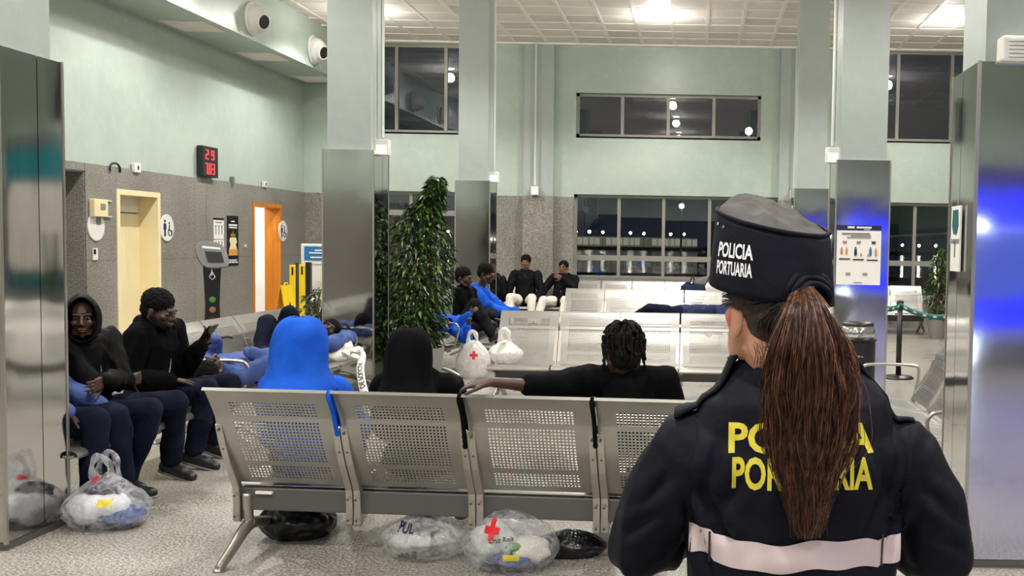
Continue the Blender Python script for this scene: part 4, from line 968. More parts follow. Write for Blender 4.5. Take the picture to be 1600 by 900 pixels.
# lettering on the back
for txt, hz, wid, xo, nm, sk in (('POLICIA', .071, .262, .001, 'lettering_upper', .02), ('PORTUARIA', .077, .252, .004, 'lettering_lower', .02)):
    vs, fs = textmesh(txt, hz, bold=.030, fine=.009); xs = [v[0] for v in vs]; w_ = max(xs)-min(xs); k = wid/w_
    z0 = 1.150 if txt == 'POLICIA' else 1.086
    pts = [V((OC+xo+x*k, 1.8, z0+z+.006*math.cos(x*k*9)+x*k*sk)) for x, z in vs]
    project(JB, nm, M['yellowprint'], OF, pts, fs, V((0, 1, 0)), .0016)
# reflective band round the waist and sleeves
vs, fs = grid(-.196, .196, .942, .992, 60, 4, lambda x, z: V((OC+x, 1.8, z+.004*math.sin(x*28)+.003*math.sin(x*63)+(.006 if abs(x) > .155 else 0))))
bd = project(JB, 'reflective_band', M['reflect'], OF, vs, fs, V((0, 1, 0)), .003)
for sg in (-1, 1):
    x0 = OC+sg*.158; m = MB(); vs, fs = grid(-.002, .002, .938, 1.0, 1, 6, lambda x, z: V((x0+x, 1.8, z)))
    project(JB, 'seam', M['darkplastic'], OF, vs, fs, V((0, 1, 0)), .0045)
# yoke seam
vs, fs = grid(-.19, .19, 0, .0022, 40, 1, lambda x, z: V((OC+x, 1.8, 1.215+z-.25*x*x)))
# epaulettes
for sg in (-1, 1):
    m = MB(); pts = []
    for i in range(13):
        t_ = i/12; x = OC+sg*(.225-.125*t_); 
        for j in range(5):
            y = OY-.024+.048*j/4; h = JB.ray_cast(V((x, y, 1.6)), V((0, 0, -1)))[0]; z = (h.z if h is not None else 1.2)
            pts.append(V((x, y, z+.006+(.020*max(0, t_-.72)/.28)+.004*math.sin(t_*8))))
    fs = [(i*5+j, i*5+j+1, (i+1)*5+j+1, (i+1)*5+j) for i in range(12) for j in range(4)]
    m.add(pts, fs); o = m.build('epaulette', M['uniform'], OF, smooth=True); md = o.modifiers.new('s', 'SOLIDIFY'); md.thickness = .006; md.offset = -1
    m = MB(); q = pts[10*5+2]; m.lathe([(.009, 0), (.008, .003), (.003, .005)], (q.x, q.y, q.z+.001), 14); m.build('button', M['darkplastic'], OF, smooth=True)
# collar
m = MB(); n = 40; rows = []
for z, r, dz in ((1.235, .088, 0), (1.262, .084, .01), (1.288, .082, .02), (1.300, .084, .024), (1.303, .090, .022), (1.285, .097, .012), (1.262, .103, .004), (1.250, .108, 0)):
    rows.append([V((OC+.006+r*1.03*math.cos(2*PI*j/n), OY-.004+r*.98*math.sin(2*PI*j/n), z-.028*max(0, math.sin(2*PI*j/n))+.0025*noise.noise(V((j*.5, z*30, 2))))) for j in range(n)])
vs = [v for r in rows for v in r]; m.add(vs, [(i*n+j, i*n+(j+1) % n, (i+1)*n+(j+1) % n, (i+1)*n+j) for i in range(len(rows)-1) for j in range(n)])
o = m.build('collar', M['uniform'], OF, smooth=True); md = o.modifiers.new('s', 'SOLIDIFY'); md.thickness = .004; md.offset = 1
# cap ------------------------------------------------------------
ORH = OR; OR = basis((-.50, .86, -.03), (.02, .0, 1)); capm = MB(); n = 72; ST = 12
def cap_pt(q, t_):
    """q: angle in the head frame (0=right, pi/2=front), t_: 0 rim .. 1 top edge"""
    s_, c_ = math.sin(q), math.cos(q); fr = (s_+1)/2
    zb = .000+.048*fr-.006*abs(c_)-.006*c_; zt = .122+.060*fr-.004*c_
    if s_ < 0:                                             # arch cut out for the ponytail
        a_ = abs(math.atan2(c_, -s_)); zb += .048*max(0, 1-(a_/.42)**2)**.7
    rx = .113-.013*t_**1.5; ry = .125-.014*t_**1.5
    z = zb+(zt-zb)*t_; wv = .0022*noise.noise(V((c_*3, s_*3, t_*2)))*(.4+t_)
    return V((c_*(rx+wv), -.006+s_*(ry+wv), z))
vs = []
for i in range(ST+1):
    for j in range(n): vs.append(oh+OR @ cap_pt(2*PI*j/n, i/ST))
capm.add(vs, [(i*n+j, i*n+(j+1) % n, (i+1)*n+(j+1) % n, (i+1)*n+j) for i in range(ST) for j in range(n)])
cap = capm.build('cap_band', M['uniform'], OF, smooth=True); md = cap.modifiers.new('s', 'SOLIDIFY'); md.thickness = .004; md.offset = -1
m = MB(); pts = [oh+OR @ (cap_pt(2*PI*j/n, 1)+V((0, 0, .002))) for j in range(n+1)]; m.tube(pts, .0042, 8, caps=False); m.build('edge_piping', M['uniform'], OF, smooth=True)
m = MB(); vs = []; K = 14
for i in range(K+1):
    r = 1-i/K
    for j in range(n):
        q = 2*PI*j/n; e = cap_pt(q, 1); s_, c_ = math.sin(q), math.cos(q)
        wr_ = .011*noise.noise(V((c_*r*3.2+4, s_*r*3.2, 1.5)))+.004*noise.noise(V((c_*r*9, s_*r*9, 4)))
        dome = .022*(1-r**4)*(1+.9*s_*r) ; sag = -.010*max(0, -s_)*math.sin(PI*min(1, (1-r)*1.6))
        cz = .154+.032*s_*r-.008*c_*r
        vs.append(oh+OR @ V((e.x*r, e.y*r+(-.006)*(1-r), e.z*r**2+cz*(1-r**2)+dome+sag+wr_*min(1, 4*(1-r)))))
m.add(vs, [(i*n+j, i*n+(j+1) % n, (i+1)*n+(j+1) % n, (i+1)*n+j) for i in range(K) for j in range(n)]); m.build('cap_crown', M['uniform_lit'], OF, smooth=True)
# visor
m = MB(); vs = []; nu, nv = 24, 6
for k in (0, 1):
    for i in range(nv+1):
        for j in range(nu+1):
            a_ = PI/2+(j/nu-.5)*1.9; rr = i/nv; x = math.cos(a_)*(.112+.0*rr); y = -.006+math.sin(a_)*.124
            out = .080*math.cos((j/nu-.5)*PI*.93)**.5 if abs(j/nu-.5) < .5 else 0
            vs.append(oh+OR @ V((x*(1+.10*rr), y+out*rr, .058-.008*rr-.022*(x/.11)**2*(.5+.5*rr)-.004*k)))
L_ = (nu+1)*(nv+1)
fs = [(i*(nu+1)+j, i*(nu+1)+j+1, (i+1)*(nu+1)+j+1, (i+1)*(nu+1)+j) for i in range(nv) for j in range(nu)]
fs += [tuple(L_+q for q in f[::-1]) for f in fs]+[(nv*(nu+1)+j, nv*(nu+1)+j+1, L_+nv*(nu+1)+j+1, L_+nv*(nu+1)+j) for j in range(nu)]
m.add(vs, fs); m.build('visor', M['uniform_lit'], OF, smooth=True)
# cap lettering, wrapped round the left side
def capwrap(x, z, qc, zc):
    q = qc+x/.117; p = cap_pt(q, 0); zt = cap_pt(q, 1); t_ = (z+zc-p.z)/(zt.z-p.z); c = cap_pt(q, t_); out = V((math.cos(q), math.sin(q), 0))
    return oh+OR @ (c+out*.0012)
for txt, hz, wid, zc, nm in (('POLICIA', .036, .084, .083, 'cap_lettering_upper'), ('PORTUARIA', .033, .084, .052, 'cap_lettering_lower')):
    vs, fs = textmesh(txt, hz, bold=.028, fine=.004); xs = [v[0] for v in vs]; k = wid/(max(xs)-min(xs))
    m = MB(); m.add([capwrap(x*k, z, PI+.26, zc-.10*x*k) for x, z in vs], fs); m.build(nm, M['whiteprint'], OF, smooth=True)
m = MB()
for q in (PI-.30, PI-.06):
    c = cap_pt(q, .86); m.lathe([(.0035, 0), (.0032, .0012), (.0015, .0012)], oh+OR @ (c+V((math.cos(q)*.001, math.sin(q)*.001, 0))), 12, OR @ Euler((0, PI/2, q)).to_matrix().to_3x3())
tag(m.build('eyelets', M['chrome'], OF), kind='stuff')
# hair ------------------------------------------------------------
OR = ORH
def hairmat(name, a, b, rough=.38):
    m, nt, p = newmat(name); vec = coords(nt, (1, 1, .25)); no = N(nt, 'ShaderNodeTexNoise', Scale=130, Detail=2); nt.links.new(vec, no.inputs['Vector'])
    cr = N(nt, 'ShaderNodeValToRGB'); cr.color_ramp.elements[0].position = .38; cr.color_ramp.elements[1].position = .68; cr.color_ramp.elements[0].color = a; cr.color_ramp.elements[1].color = b
    nt.links.new(no.outputs['Fac'], cr.inputs['Fac']); nt.links.new(cr.outputs['Color'], p.inputs['Base Color']); p.inputs['Roughness'].default_value = rough; p.inputs['Specular IOR Level'].default_value = .35
    return m
M['auburn'] = hairmat('auburn_hair', rgb(30, 17, 13), rgb(92, 57, 42)); M['auburn_light'] = hairmat('light_auburn_hair', rgb(92, 56, 42), rgb(156, 110, 84), .3); M['darkhair'] = hairmat('dark_brown_hair', rgb(22, 16, 14), rgb(54, 36, 28), .45)
rnd = random.Random(12)
def strands(name, m_, parent, lines, r0, sides=3):
    vs = []; fs = []
    for pts in lines:
        k = len(pts); b = len(vs)
        for i, p in enumerate(pts):
            t_ = (pts[min(i+1, k-1)]-pts[max(i-1, 0)]).normalized(); u = t_.cross(V((0, 1, 0.01))); u = u.normalized() if u.length > 1e-5 else V((1, 0, 0)); w_ = t_.cross(u); r = r0*(1-.55*(i/(k-1))**3)
            for j in range(sides): a_ = 2*PI*j/sides; vs.append(p+(u*math.cos(a_)+w_*math.sin(a_))*r)
        fs += [(b+i*sides+j, b+i*sides+(j+1) % sides, b+(i+1)*sides+(j+1) % sides, b+(i+1)*sides+j) for i in range(k-1) for j in range(sides)]
    mb = MB(); mb.v = [tuple(v) for v in vs]; mb.f = fs; mb.m = [0]*len(fs); return tag(mb.build(name, m_, parent, smooth=True), kind='stuff')
root = OHP(0.0, -.128, .018)
keys = [(1254, 447, 1.815), (1261, 480, 1.765), (1265, 540, 1.745), (1265, 610, 1.748), (1263, 690, 1.762), (1262, 760, 1.775), (1262, 842, 1.79)]
path = cat([at(*k) for k in keys], 6)
wk = [.016, .032, .058, .076, .072, .050, .016]; dk = [.015, .026, .036, .036, .030, .022, .010]
def interp(a, t_): f = t_*(len(a)-1); i = min(int(f), len(a)-2); return a[i]+(a[i+1]-a[i])*(f-i)
def pp_(t_): f = t_*(len(path)-1); i = min(int(f), len(path)-2); return path[i].lerp(path[i+1], f-i)
lines = []
for s_ in range(3000):
    a_ = rnd.uniform(0, 2*PI); r = rnd.random()**.42; end = 1-.50*rnd.random()**1.3 if r > .55 else 1-.2*rnd.random()
    x0, y0 = math.cos(a_)*r, math.sin(a_)*r; ph = rnd.uniform(0, 6.28); fr = rnd.uniform(7, 15); am = rnd.uniform(.001, .0055)*(2.4 if rnd.random() < .10 else 1); cl = round(x0*6+y0*3); fly = 1.12 if rnd.random() < .05 else 1
    ln = []
    for i in range(27):
        t_ = i/26*end; w_ = interp(wk, t_); d_ = interp(dk, t_); c = pp_(t_)
        ww = .007*math.sin(t_*9+cl*1.7)*t_+.004*math.sin(t_*23+cl)*t_
        ln.append(c+V((x0*w_*fly*(1+.16*math.sin(cl*2.1+t_*5))+am*math.sin(fr*t_+ph)*t_**.5*1.3+ww, y0*d_*fly+am*math.cos(fr*.9*t_+ph)*t_**.5, 0)))
    lines.append(ln)
strands('ponytail', M['auburn'], OF, lines[:2150], .00072); strands('lighter_strands', M['auburn_light'], OF, lines[2150:], .0006)
m = MB(); nn = 16; rows = []
for i in range(25):
    t_ = .02+.93*i/24; c = pp_(t_); w_ = interp(wk, t_)*.80; d_ = interp(dk, t_)*.75; rows.append([c+V((math.cos(2*PI*j/nn)*w_, math.sin(2*PI*j/nn)*d_, 0)) for j in range(nn)])
m.add([v for r in rows for v in r], [(i*nn+j, i*nn+(j+1) % nn, (i+1)*nn+(j+1) % nn, (i+1)*nn+j) for i in range(24) for j in range(nn)]+[tuple(range(nn)), tuple(24*nn+j for j in range(nn))]); m.build('ponytail_core', M['darkhair'], OF, smooth=True)
# hair under the cap
mb = MB(); ell(mb, OHP(0, -.028, .020), (.082, .100, .080), OR, 20, 14); ell(mb, OHP(0, -.060, -.028), (.070, .060, .052), OR, 18, 12)
blob(mb, 'hair_base', M['darkhair'], OF, voxel=.006, smooth=2); flush()
lines = []
for s_ in range(700):
    u = rnd.uniform(-1, 1); sg = 1 if u > 0 else -1; au = abs(u)
    if rnd.random() < .55: st = V((sg*.078, .045-.10*rnd.random(), .02-.03*rnd.random()))      # from the temples
    else: st = V((sg*.070*rnd.random(), -.085-.02*rnd.random(), -.065+.04*rnd.random()))       # from the nape
    mid = V((st.x*.98, (st.y-.11)/2-.012, (st.z+.02)/2-.004)); 
    rr = math.hypot(mid.x/.088, (mid.y+.03)/.108); mid.x /= max(rr, .3); mid.y = (mid.y+.03)/max(rr, .3)-.03
    en = V((rnd.uniform(-.012, .012), -.128, .018+rnd.uniform(-.008, .01)))
    jit = rnd.uniform(-.003, .004)
    lines.append([OHP(*(p+V((0, 0, jit)))) for p in cat([st, mid, en], 6)])
strands('swept_hair', M['darkhair'], OF, lines, .0009)
lines = []
for s_ in range(60):
    st = V((-.070+.10*rnd.random(), -.075-.02*rnd.random(), -.06-.02*rnd.random())); en = st+V((rnd.uniform(-.02, .02), -.012, -.03-.02*rnd.random())); lines.append([OHP(*p) for p in cat([st, (st+en)/2+V((.003, -.006, 0)), en], 4)])
strands('loose_hairs', M['darkhair'], OF, lines, .0005)
# cap strap and hair tie
OR = basis((-.50, .86, -.03), (.02, .0, 1))
m = MB()
for k, (ra, zz, yy) in enumerate(((.046, .050, -.122), (.040, .046, -.130), (.034, .040, -.136))):
    pts = [OHP(math.cos(a_)*ra, yy-.004*math.sin(a_*3), zz-.030+math.sin(a_)*ra*.85) for a_ in [PI*i/16 for i in range(-2, 19)]]; m.tube(pts, .0065, 8)
m.build('hair_tie', M['uniform'], OF, smooth=True)
# ================================================================ THINGS ON THE LEFT WALL
XW = XL+.035
def wl(px, py, off=0): return atx(px, py, XW+off)
def panelL(m, c, w_, h, th=.012, dy=0, dz=0): m.box((c.x, c.y+dy-w_/2, c.z+dz-h/2), (c.x+th, c.y+dy+w_/2, c.z+dz+h/2))
def textL(name, s, size, c, matn, parent, dy=0, dz=0, bold=.02, sq=1, off=.016):
    m = MB(); text_on(m, s, size, (c.x+off, c.y+dy, c.z+dz), (0, 1, 0), (0, 0, 1), bold, squash=sq); return m.build(name, M[matn], parent)
def door_frame(n, y0, y1, mt, ztop, deep=.30):
    t = bpy.data.objects.new('door_%d' % n, None); COL.objects.link(t); t.location = (XL, (y0+y1)/2, 0); struct(t)
    m = MB(); m.box((XL-deep, y0, 0), (XL+.045, y0+.07, ztop)); m.box((XL-deep, y1-.07, 0), (XL+.045, y1, ztop)); m.box((XL-deep, y0+.07, ztop-.07), (XL+.045, y1-.07, ztop)); m.build('door_frame', mt, t); return t
d1 = door_frame(1, dB[0], dB[1], M['doorcream'], DO)
m = MB(); m.box((XL-.26, dB[0]+.07, .01), (XL-.22, dB[1]-.07, 1.82)); dl = m.build('door_leaf', M['doorcream'], d1)
m = MB(); m.box((XL-.26, dB[0]+.07, 1.835), (XL-.23, dB[1]-.07, DO-.07)); m.build('transom_panel', M['ceil2'], d1)
m = MB(); m.tube([(XL-.21, dB[0]+.16, 1.02), (XL-.17, dB[0]+.16, 1.02), (XL-.16, dB[0]+.18, 1.02), (XL-.16, dB[0]+.29, 1.015)], .010, 8); m.build('door_handle', M['chrome'], dl)
d2 = door_frame(2, dC[0], dC[1], M['wood'], DO, .24)
m = MB(); y1 = dC[0]+.85; R_ = Matrix.Rotation(math.radians(84), 3, 'Z')
y1 = dC[0]+.09; m.box((-.04, -.78, .01), (0, 0, DO-.08), R_.inverted(), (XL-.27, y1, 0)); dl2 = m.build('door_leaf', M['wood'], d2)
m = MB(); q = R_.inverted() @ V((.0, -.70, 1.03)); q0 = V((XL-.27, y1, 0))+q; m.tube([q0, q0+V((0, .05, 0)), q0+V((.10, .06, 0))], .010, 8); m.build('door_handle', M['chrome'], dl2)
# washroom content
t = thing('washbasin', 'white washbasin seen through the orange wooden doorway', 'washbasin', (XL-2.2, 18.6, 0))
m = MB(); m.box((-.28, -.5, .80), (.22, .45, .88)); m.build('basin', M['white'], t, world=False, bevel=.02); m = MB(); m.tube([(-.2, 0, .88), (-.2, 0, 1.02), (-.1, 0, 1.04), (-.05, 0, .99)], .012, 8); m.build('tap', M['chrome'], t, world=False); m = MB(); m.tube([(-.1, 0, .8), (-.1, .02, .5), (-.22, .02, .46)], .03, 8); m.tube([(-.1, .1, .62), (-.02, .2, .45), (-.05, .26, .3)], .014, 6); m.build('drain_pipe', M['screen'], t, world=False)
m = MB(); m.box((-.02, -.62, 0), (.0, -.58, .8)); m.box((-.25, -.5, 0), (-.22, -.46, .8)); m.build('bracket_leg', M['white'], t, world=False)
t = thing('waste_bin', 'yellow bin with a blue liner inside the orange wooden doorway', 'bin', (XL-1.35, 18.45, 0))
m = MB(); m.lathe([(.15, 0), (.19, .45), (.20, .5)], (0, 0, 0), 20); m.build('bucket', M['yellow'], t, world=False, smooth=True); m = MB(); m.lathe([(.205, .46), (.215, .50), (.20, .56), (.17, .55)], (0, 0, 0), 20, sx=1.02); m.build('liner', M['blue'], t, world=False, smooth=True)
t = thing('cabinet_door', 'amber panel on the far wall inside the orange wooden doorway', 'panel', (XL-2.49, 18.95, 0)); m = MB(); m.box((0, -.2, 1.05), (.03, .16, 1.95)); m.build('panel', M['amber'], t, world=False); m = MB(); m.box((.03, .10, 1.45), (.05, .13, 1.55)); m.build('grip', M['white'], t, world=False)
# electrical box, round plate, switch
c = wl(150, 325); t = thing('control_box', 'yellowed electrical box above the white disc, left of the cream door', 'box', tuple(c))
m = MB(); panelL(m, c, .30, .22, .07); m.build('case', M['doorcream'], t, bevel=.01); m = MB(); panelL(m, c, .10, .07, .078, .03, .02); m.build('dial', M['greyprint'], t); m = MB(); panelL(m, c, .44, .014, .02, .10, .10); panelL(m, c, .44, .014, .02, .10, -.10); m.build('cable_duct', M['white'], t)
def disc(px, py, r, label, name, cat_):
    c = wl(px, py); t = thing(name, label, cat_, tuple(c)); R_ = Euler((0, PI/2, 0)).to_matrix(); m = MB(); m.lathe([(r, 0), (r, .010), (r-.008, .014)], tuple(c), 36, R_); m.build('plate', M['white'], t, smooth=False); return c, t
c, t = disc(149.5, 354, .18, 'blank white round disc on the granite, left of the cream door', 'round_plate', 'sign'); m = MB(); panelL(m, c, .10, .12, .016, .04, .08); m.build('grey_flap', M['greyprint'], t)
def wc(c, t, s=1):
    m = MB(); R_ = Euler((0, PI/2, 0)).to_matrix(); cx, cy, cz = c.x+.014, c.y-.055*s, c.z
    m.lathe([(.017*s, 0), (.017*s, .003)], (cx, cy, cz+.075*s), 14, R_)
    m.prism([(-.026*s, .05*s), (.026*s, .05*s), (.030*s, -.02*s), (.016*s, -.02*s), (.016*s, -.095*s), (-.016*s, -.095*s), (-.016*s, -.02*s), (-.030*s, -.02*s)], lambda u, v, d: (cx+d, cy+u, cz+v), 0, .003); m.build('figure_symbol', M['navyprint'], t)
    m = MB(); cy = c.y+.05*s; m.lathe([(.013*s, 0), (.013*s, .003)], (cx, cy-.01*s, cz+.055*s), 12, R_)
    ring = [(cy+.005*s+.042*s*math.cos(a), cz-.045*s+.042*s*math.sin(a)) for a in [math.radians(120+i*26) for i in range(11)]]
    m.tube([(cx+.002, y, z) for y, z in ring], .006*s, 6); m.tube([(cx+.002, cy-.01*s, cz+.035*s), (cx+.002, cy-.012*s, cz-.025*s), (cx+.002, cy+.03*s, cz-.028*s), (cx+.002, cy+.045*s, cz-.075*s)], .007*s, 6); m.build('wheelchair_symbol', M['navyprint'], t)
c, t = disc(260, 356, .19, 'round toilet sign beside the cream door, man and wheelchair symbols', 'toilet_sign', 'sign'); wc(c, t, 1.25)
c, t = disc(441.5, 361, .19, 'round toilet sign beside the orange wooden doorway', 'toilet_sign', 'sign'); wc(c, t, 1.25)
c = wl(148, 397); t = thing('light_switch', 'small white switch below the white disc, left of the cream door', 'switch', tuple(c)); m = MB(); panelL(m, c, .10, .15, .012); m.build('plate', M['white'], t); m = MB(); panelL(m, c, .04, .06, .018, -.02, .03); m.build('rocker', M['darkplastic'], t)
c = wl(383, 384); t = thing('light_switch', 'small white switch between the dark poster and the orange doorway', 'switch', tuple(c)); m = MB(); panelL(m, c, .07, .05, .012); m.build('plate', M['white'], t); m = MB(); panelL(m, c, .03, .02, .018); m.build('rocker', M['paper'], t)
for px, py, lab in ((210, 262, 'white sensor box on the granite edge, left of the red clock'), (411, 288, 'small white sensor box on the granite edge above the orange doorway')):
    c = wl(px, py, -.02); k = .8 if px > 300 else 1; t = thing('motion_sensor', lab, 'sensor', tuple(c)); m = MB(); panelL(m, c, .15*k, .13*k, .05); m.build('case', M['white'], t, bevel=.008); m = MB(); panelL(m, c, .03, .05, .056); m.build('lens', M['darkplastic'], t)
c = wl(176, 262, -.02); t = thing('cable_loop', 'black cable loop on the granite edge', 'cable', tuple(c)); m = MB(); m.tube([(c.x+.03, c.y+.12*math.cos(a), c.z-.02+.08*math.sin(a)) for a in [PI*i/12*1.25-.4 for i in range(13)]], .014, 6); m.build('loop', M['darkplastic'], t, smooth=True); m = MB(); panelL(m, c, .05, .03, .03, -.11, -.05); m.build('clip', M['greyprint'], t)
c = wl(361, 283, -.02); t = thing('wall_bracket', 'small grey bracket on the granite edge right of the red clock', 'bracket', tuple(c)); m = MB(); panelL(m, c, .06, .14, .05); m.build('post', M['grey'], t); m = MB(); panelL(m, c, .42, .012, .012, -.22, -.02); m.build('cable', M['greyprint'], t)
# LED clock
c = wl(320, 253, -.02); t = thing('led_display', 'black wall clock display with red figures above the posters', 'clock', tuple(c))
m = MB(); panelL(m, c, .50, .46, .09); m.build('case', M['darkplastic'], t, bevel=.008)
SEG = {'0': 'abcdef', '2': 'abged', '3': 'abgcd', '7': 'abc', '9': 'abgfcd'}
def digit(m, ch, y, z, w_, h, x):
    b = .009; S_ = {'a': ((0, h), (w_, h)), 'b': ((w_, h/2), (w_, h)), 'c': ((w_, 0), (w_, h/2)), 'd': ((0, 0), (w_, 0)), 'e': ((0, 0), (0, h/2)), 'f': ((0, h/2), (0, h)), 'g': ((0, h/2), (w_, h/2))}
    for s_ in SEG[ch]:
        (u0, v0), (u1, v1) = S_[s_]; m.box((x, y+min(u0, u1)-b/2, z+min(v0, v1)-b/2), (x+.006, y+max(u0, u1)+b/2, z+max(v0, v1)+b/2))
m = MB(); X_ = c.x+.09; digit(m, '2', c.y-.15, c.z+.04, .07, .13, X_); digit(m, '9', c.y+.03, c.z+.04, .07, .13, X_); m.build('temperature_figures', M['led'], t)
m = MB(); digit(m, '7', c.y-.17, c.z-.18, .055, .15, X_); m.box((X_, c.y-.092, c.z-.188), (X_+.006, c.y-.078, c.z-.174)); digit(m, '0', c.y-.055, c.z-.18, .06, .15, X_); digit(m, '3', c.y+.055, c.z-.18, .06, .15, X_); m.build('time_figures', M['led'], t)
m = MB(); pts = [(c.x+.02, c.y+.02*math.sin(i*.9)+.0, c.z-.23-i*.10) for i in range(14)]; m.tube(cat(pts, 2), .008, 6); m.build('power_cable', M['greyprint'], t, smooth=True)
# posters
c = wl(341.5, 371); t = thing('notice_sheet', 'white notice sheet left of the dark poster, rows of small figures', 'poster', tuple(c)); ph_ = .60
m = MB(); panelL(m, c, .34, .62, .006); m.build('sheet', M['paper'], t); m = MB(); panelL(m, c, .34, .035, .008, 0, .29); panelL(m, c, .34, .008, .008, 0, -.03); m.build('header_bar', M['black_ink'], t)
m = MB()
for r in range(2):
    for q in range(3): panelL(m, c, .025, .13, .008, -.10+q*.10, .11-r*.25); panelL(m, c, .05, .02, .008, -.10+q*.10, .18-r*.25)
tag(m.build('printed_figures', M['greyprint'], t), kind='stuff')
m = MB(); panelL(m, c, .22, .018, .008, 0, .235); m.build('printed_title', M['greyprint'], t)
c = wl(363.5, 376); t = thing('event_poster', 'black event poster with a green and white picture, beside the notice sheet', 'poster', tuple(c))
m = MB(); panelL(m, c, .40, .80, .006); m.build('sheet', M['black_ink'], t)
m = MB()
for dy, dz, w_, h in ((0, .31, .12, .02), (0, .25, .30, .030), (0, .21, .28, .020), (0, -.31, .30, .012), (-.12, -.35, .08, .02), (0, -.35, .1, .02), (.12, -.35, .08, .02), (0, -.33, .25, .008)): panelL(m, c, w_, h, .008, dy, dz)
tag(m.build('printed_lines', M['whiteprint'], t), kind='stuff')
m = MB(); m.prism([(-.09, .06), (.09, .06), (.07, .12), (.02, .11), (0, .17), (-.02, .11), (-.07, .12)], lambda u, v, d: (c.x+.006+d, c.y+u, c.z+v), 0, .003); m.build('green_crown', M['amber_dim'], t)
m = MB(); m.prism([(-.10, .05), (.10, .05), (.14, -.02), (.10, -.06), (.16, -.18), (.10, -.22), (-.10, -.22), (-.15, -.16), (-.09, -.06), (-.13, 0)], lambda u, v, d: (c.x+.006+d, c.y+u, c.z+v), 0, .002); m.build('light_burst', M['doorcream'], t)
m = MB(); m.prism([(-.16, -.14), (.16, -.14), (.16, -.24), (-.16, -.24)], lambda u, v, d: (c.x+.009+d, c.y+u, c.z+v), 0, .001); m.build('brown_foot', M['orangeprint'], t)
# ================================================================ FREE-STANDING THINGS, LEFT
# feedback totem
p = at(331, 420, 11.9); t = thing('feedback_terminal', 'black feedback totem with a grey slanted screen head', 'terminal', (p.x, 11.9, 0), rz=.55)
m = MB(); 
pr = [(.14, 0), (.13, .05), (.10, .10), (.085, .45), (.075, .75), (.085, 1.0), (.095, 1.18), (.088, 1.19)]
rows = [[(-r, -.035, z), (r, -.035, z), (r, .035, z), (-r, .035, z)] for r, z in pr]; m.add([v for r in rows for v in r], [(i*4+j, i*4+(j+1) % 4, (i+1)*4+(j+1) % 4, (i+1)*4+j) for i in range(len(pr)-1) for j in range(4)]+[(3, 2, 1, 0), tuple((len(pr)-1)*4+j for j in range(4))]); m.build('pillar', M['darkplastic'], t, world=False)
m = MB(); m.lathe([(.21, 0), (.21, .012), (.19, .02)], (0, 0, 0), 28); m.build('foot_plate', M['darkplastic'], t, world=False)
RT = Matrix.Rotation(-.35, 3, 'X')
def hd(u, v, d): return RT @ V((u, d, v))+V((0, 0, 1.30))
out = [(-.13, .16), (-.05, .175), (.05, .165), (.12, .13), (.165, .02), (.18, -.08), (.165, -.13), (.05, -.15), (-.05, -.145), (-.11, -.11), (-.16, .0), (-.17, .10)]
m = MB(); m.prism(out, hd, -.02, .03); hdo = m.build('head', M['grey'], t, world=False, bevel=.008)
m = MB(); m.prism([(-.075, .05), (.10, .04), (.125, -.085), (-.045, -.085)], hd, -.026, -.019); m.build('screen', M['screen'], hdo, world=False)
m = MB(); m.prism([(-.10, .115), (.09, .095), (.095, .07), (-.095, .088)], hd, -.024, -.019); m.build('white_strip', M['whiteprint'], hdo, world=False)
for k, mm in enumerate(('green_dim', 'amber_dim', 'red_dim')):
    m = MB(); m.lathe([(.034, 0), (.034, .006), (.02, .01)], (0, -.036, .80-k*.115), 18, Euler((PI/2, 0, 0)).to_matrix()); m.build('button', M[mm], t, world=False)
m = MB(); m.tube([(.0, -.038, 1.13), (-.03, -.038, 1.06), (0, -.038, 1.03), (.03, -.038, 1.06), (.0, -.038, 1.12)], .005, 6); m.tube([(-.005, -.038, 1.08), (-.005, -.038, 1.15)], .006, 6); m.build('hand_symbol', M['whiteprint'], t, world=False)
# information board
p = at(489, 430, 14.6); t = thing('information_stand', 'white information stand with a blue printed panel, half behind the column', 'sign stand', (p.x, 14.6, 0))
zt = at(489, 381, 14.6).z; zb = at(489, 410, 14.6).z
m = MB(); m.box((-.16, -.03, zb-.03), (.35, .03, zt)); bd_ = m.build('head_panel', M['white'], t, world=False, bevel=.012); m = MB(); m.box((-.11, -.036, zb+.03), (.31, -.029, zt-.035)); m.build('blue_print', M['blue_ink'], bd_, world=False)
m = MB()
for k, (w_, z) in enumerate(((.12, .19), (.28, .15), (.24, .08))): m.box((.10-w_/2, -.040, zb+z*.9-.010), (.10+w_/2, -.036, zb+z*.9+.010))
tag(m.build('printed_lines', M['whiteprint'], bd_, world=False), kind='stuff'); m = MB(); m.box((-.04, -.02, .02), (.30, .02, zb-.03)); m.build('column_panel', M['white'], t, world=False); m = MB(); m.box((-.12, -.16, 0), (.36, .16, .02)); m.build('foot', M['grey'], t, world=False)
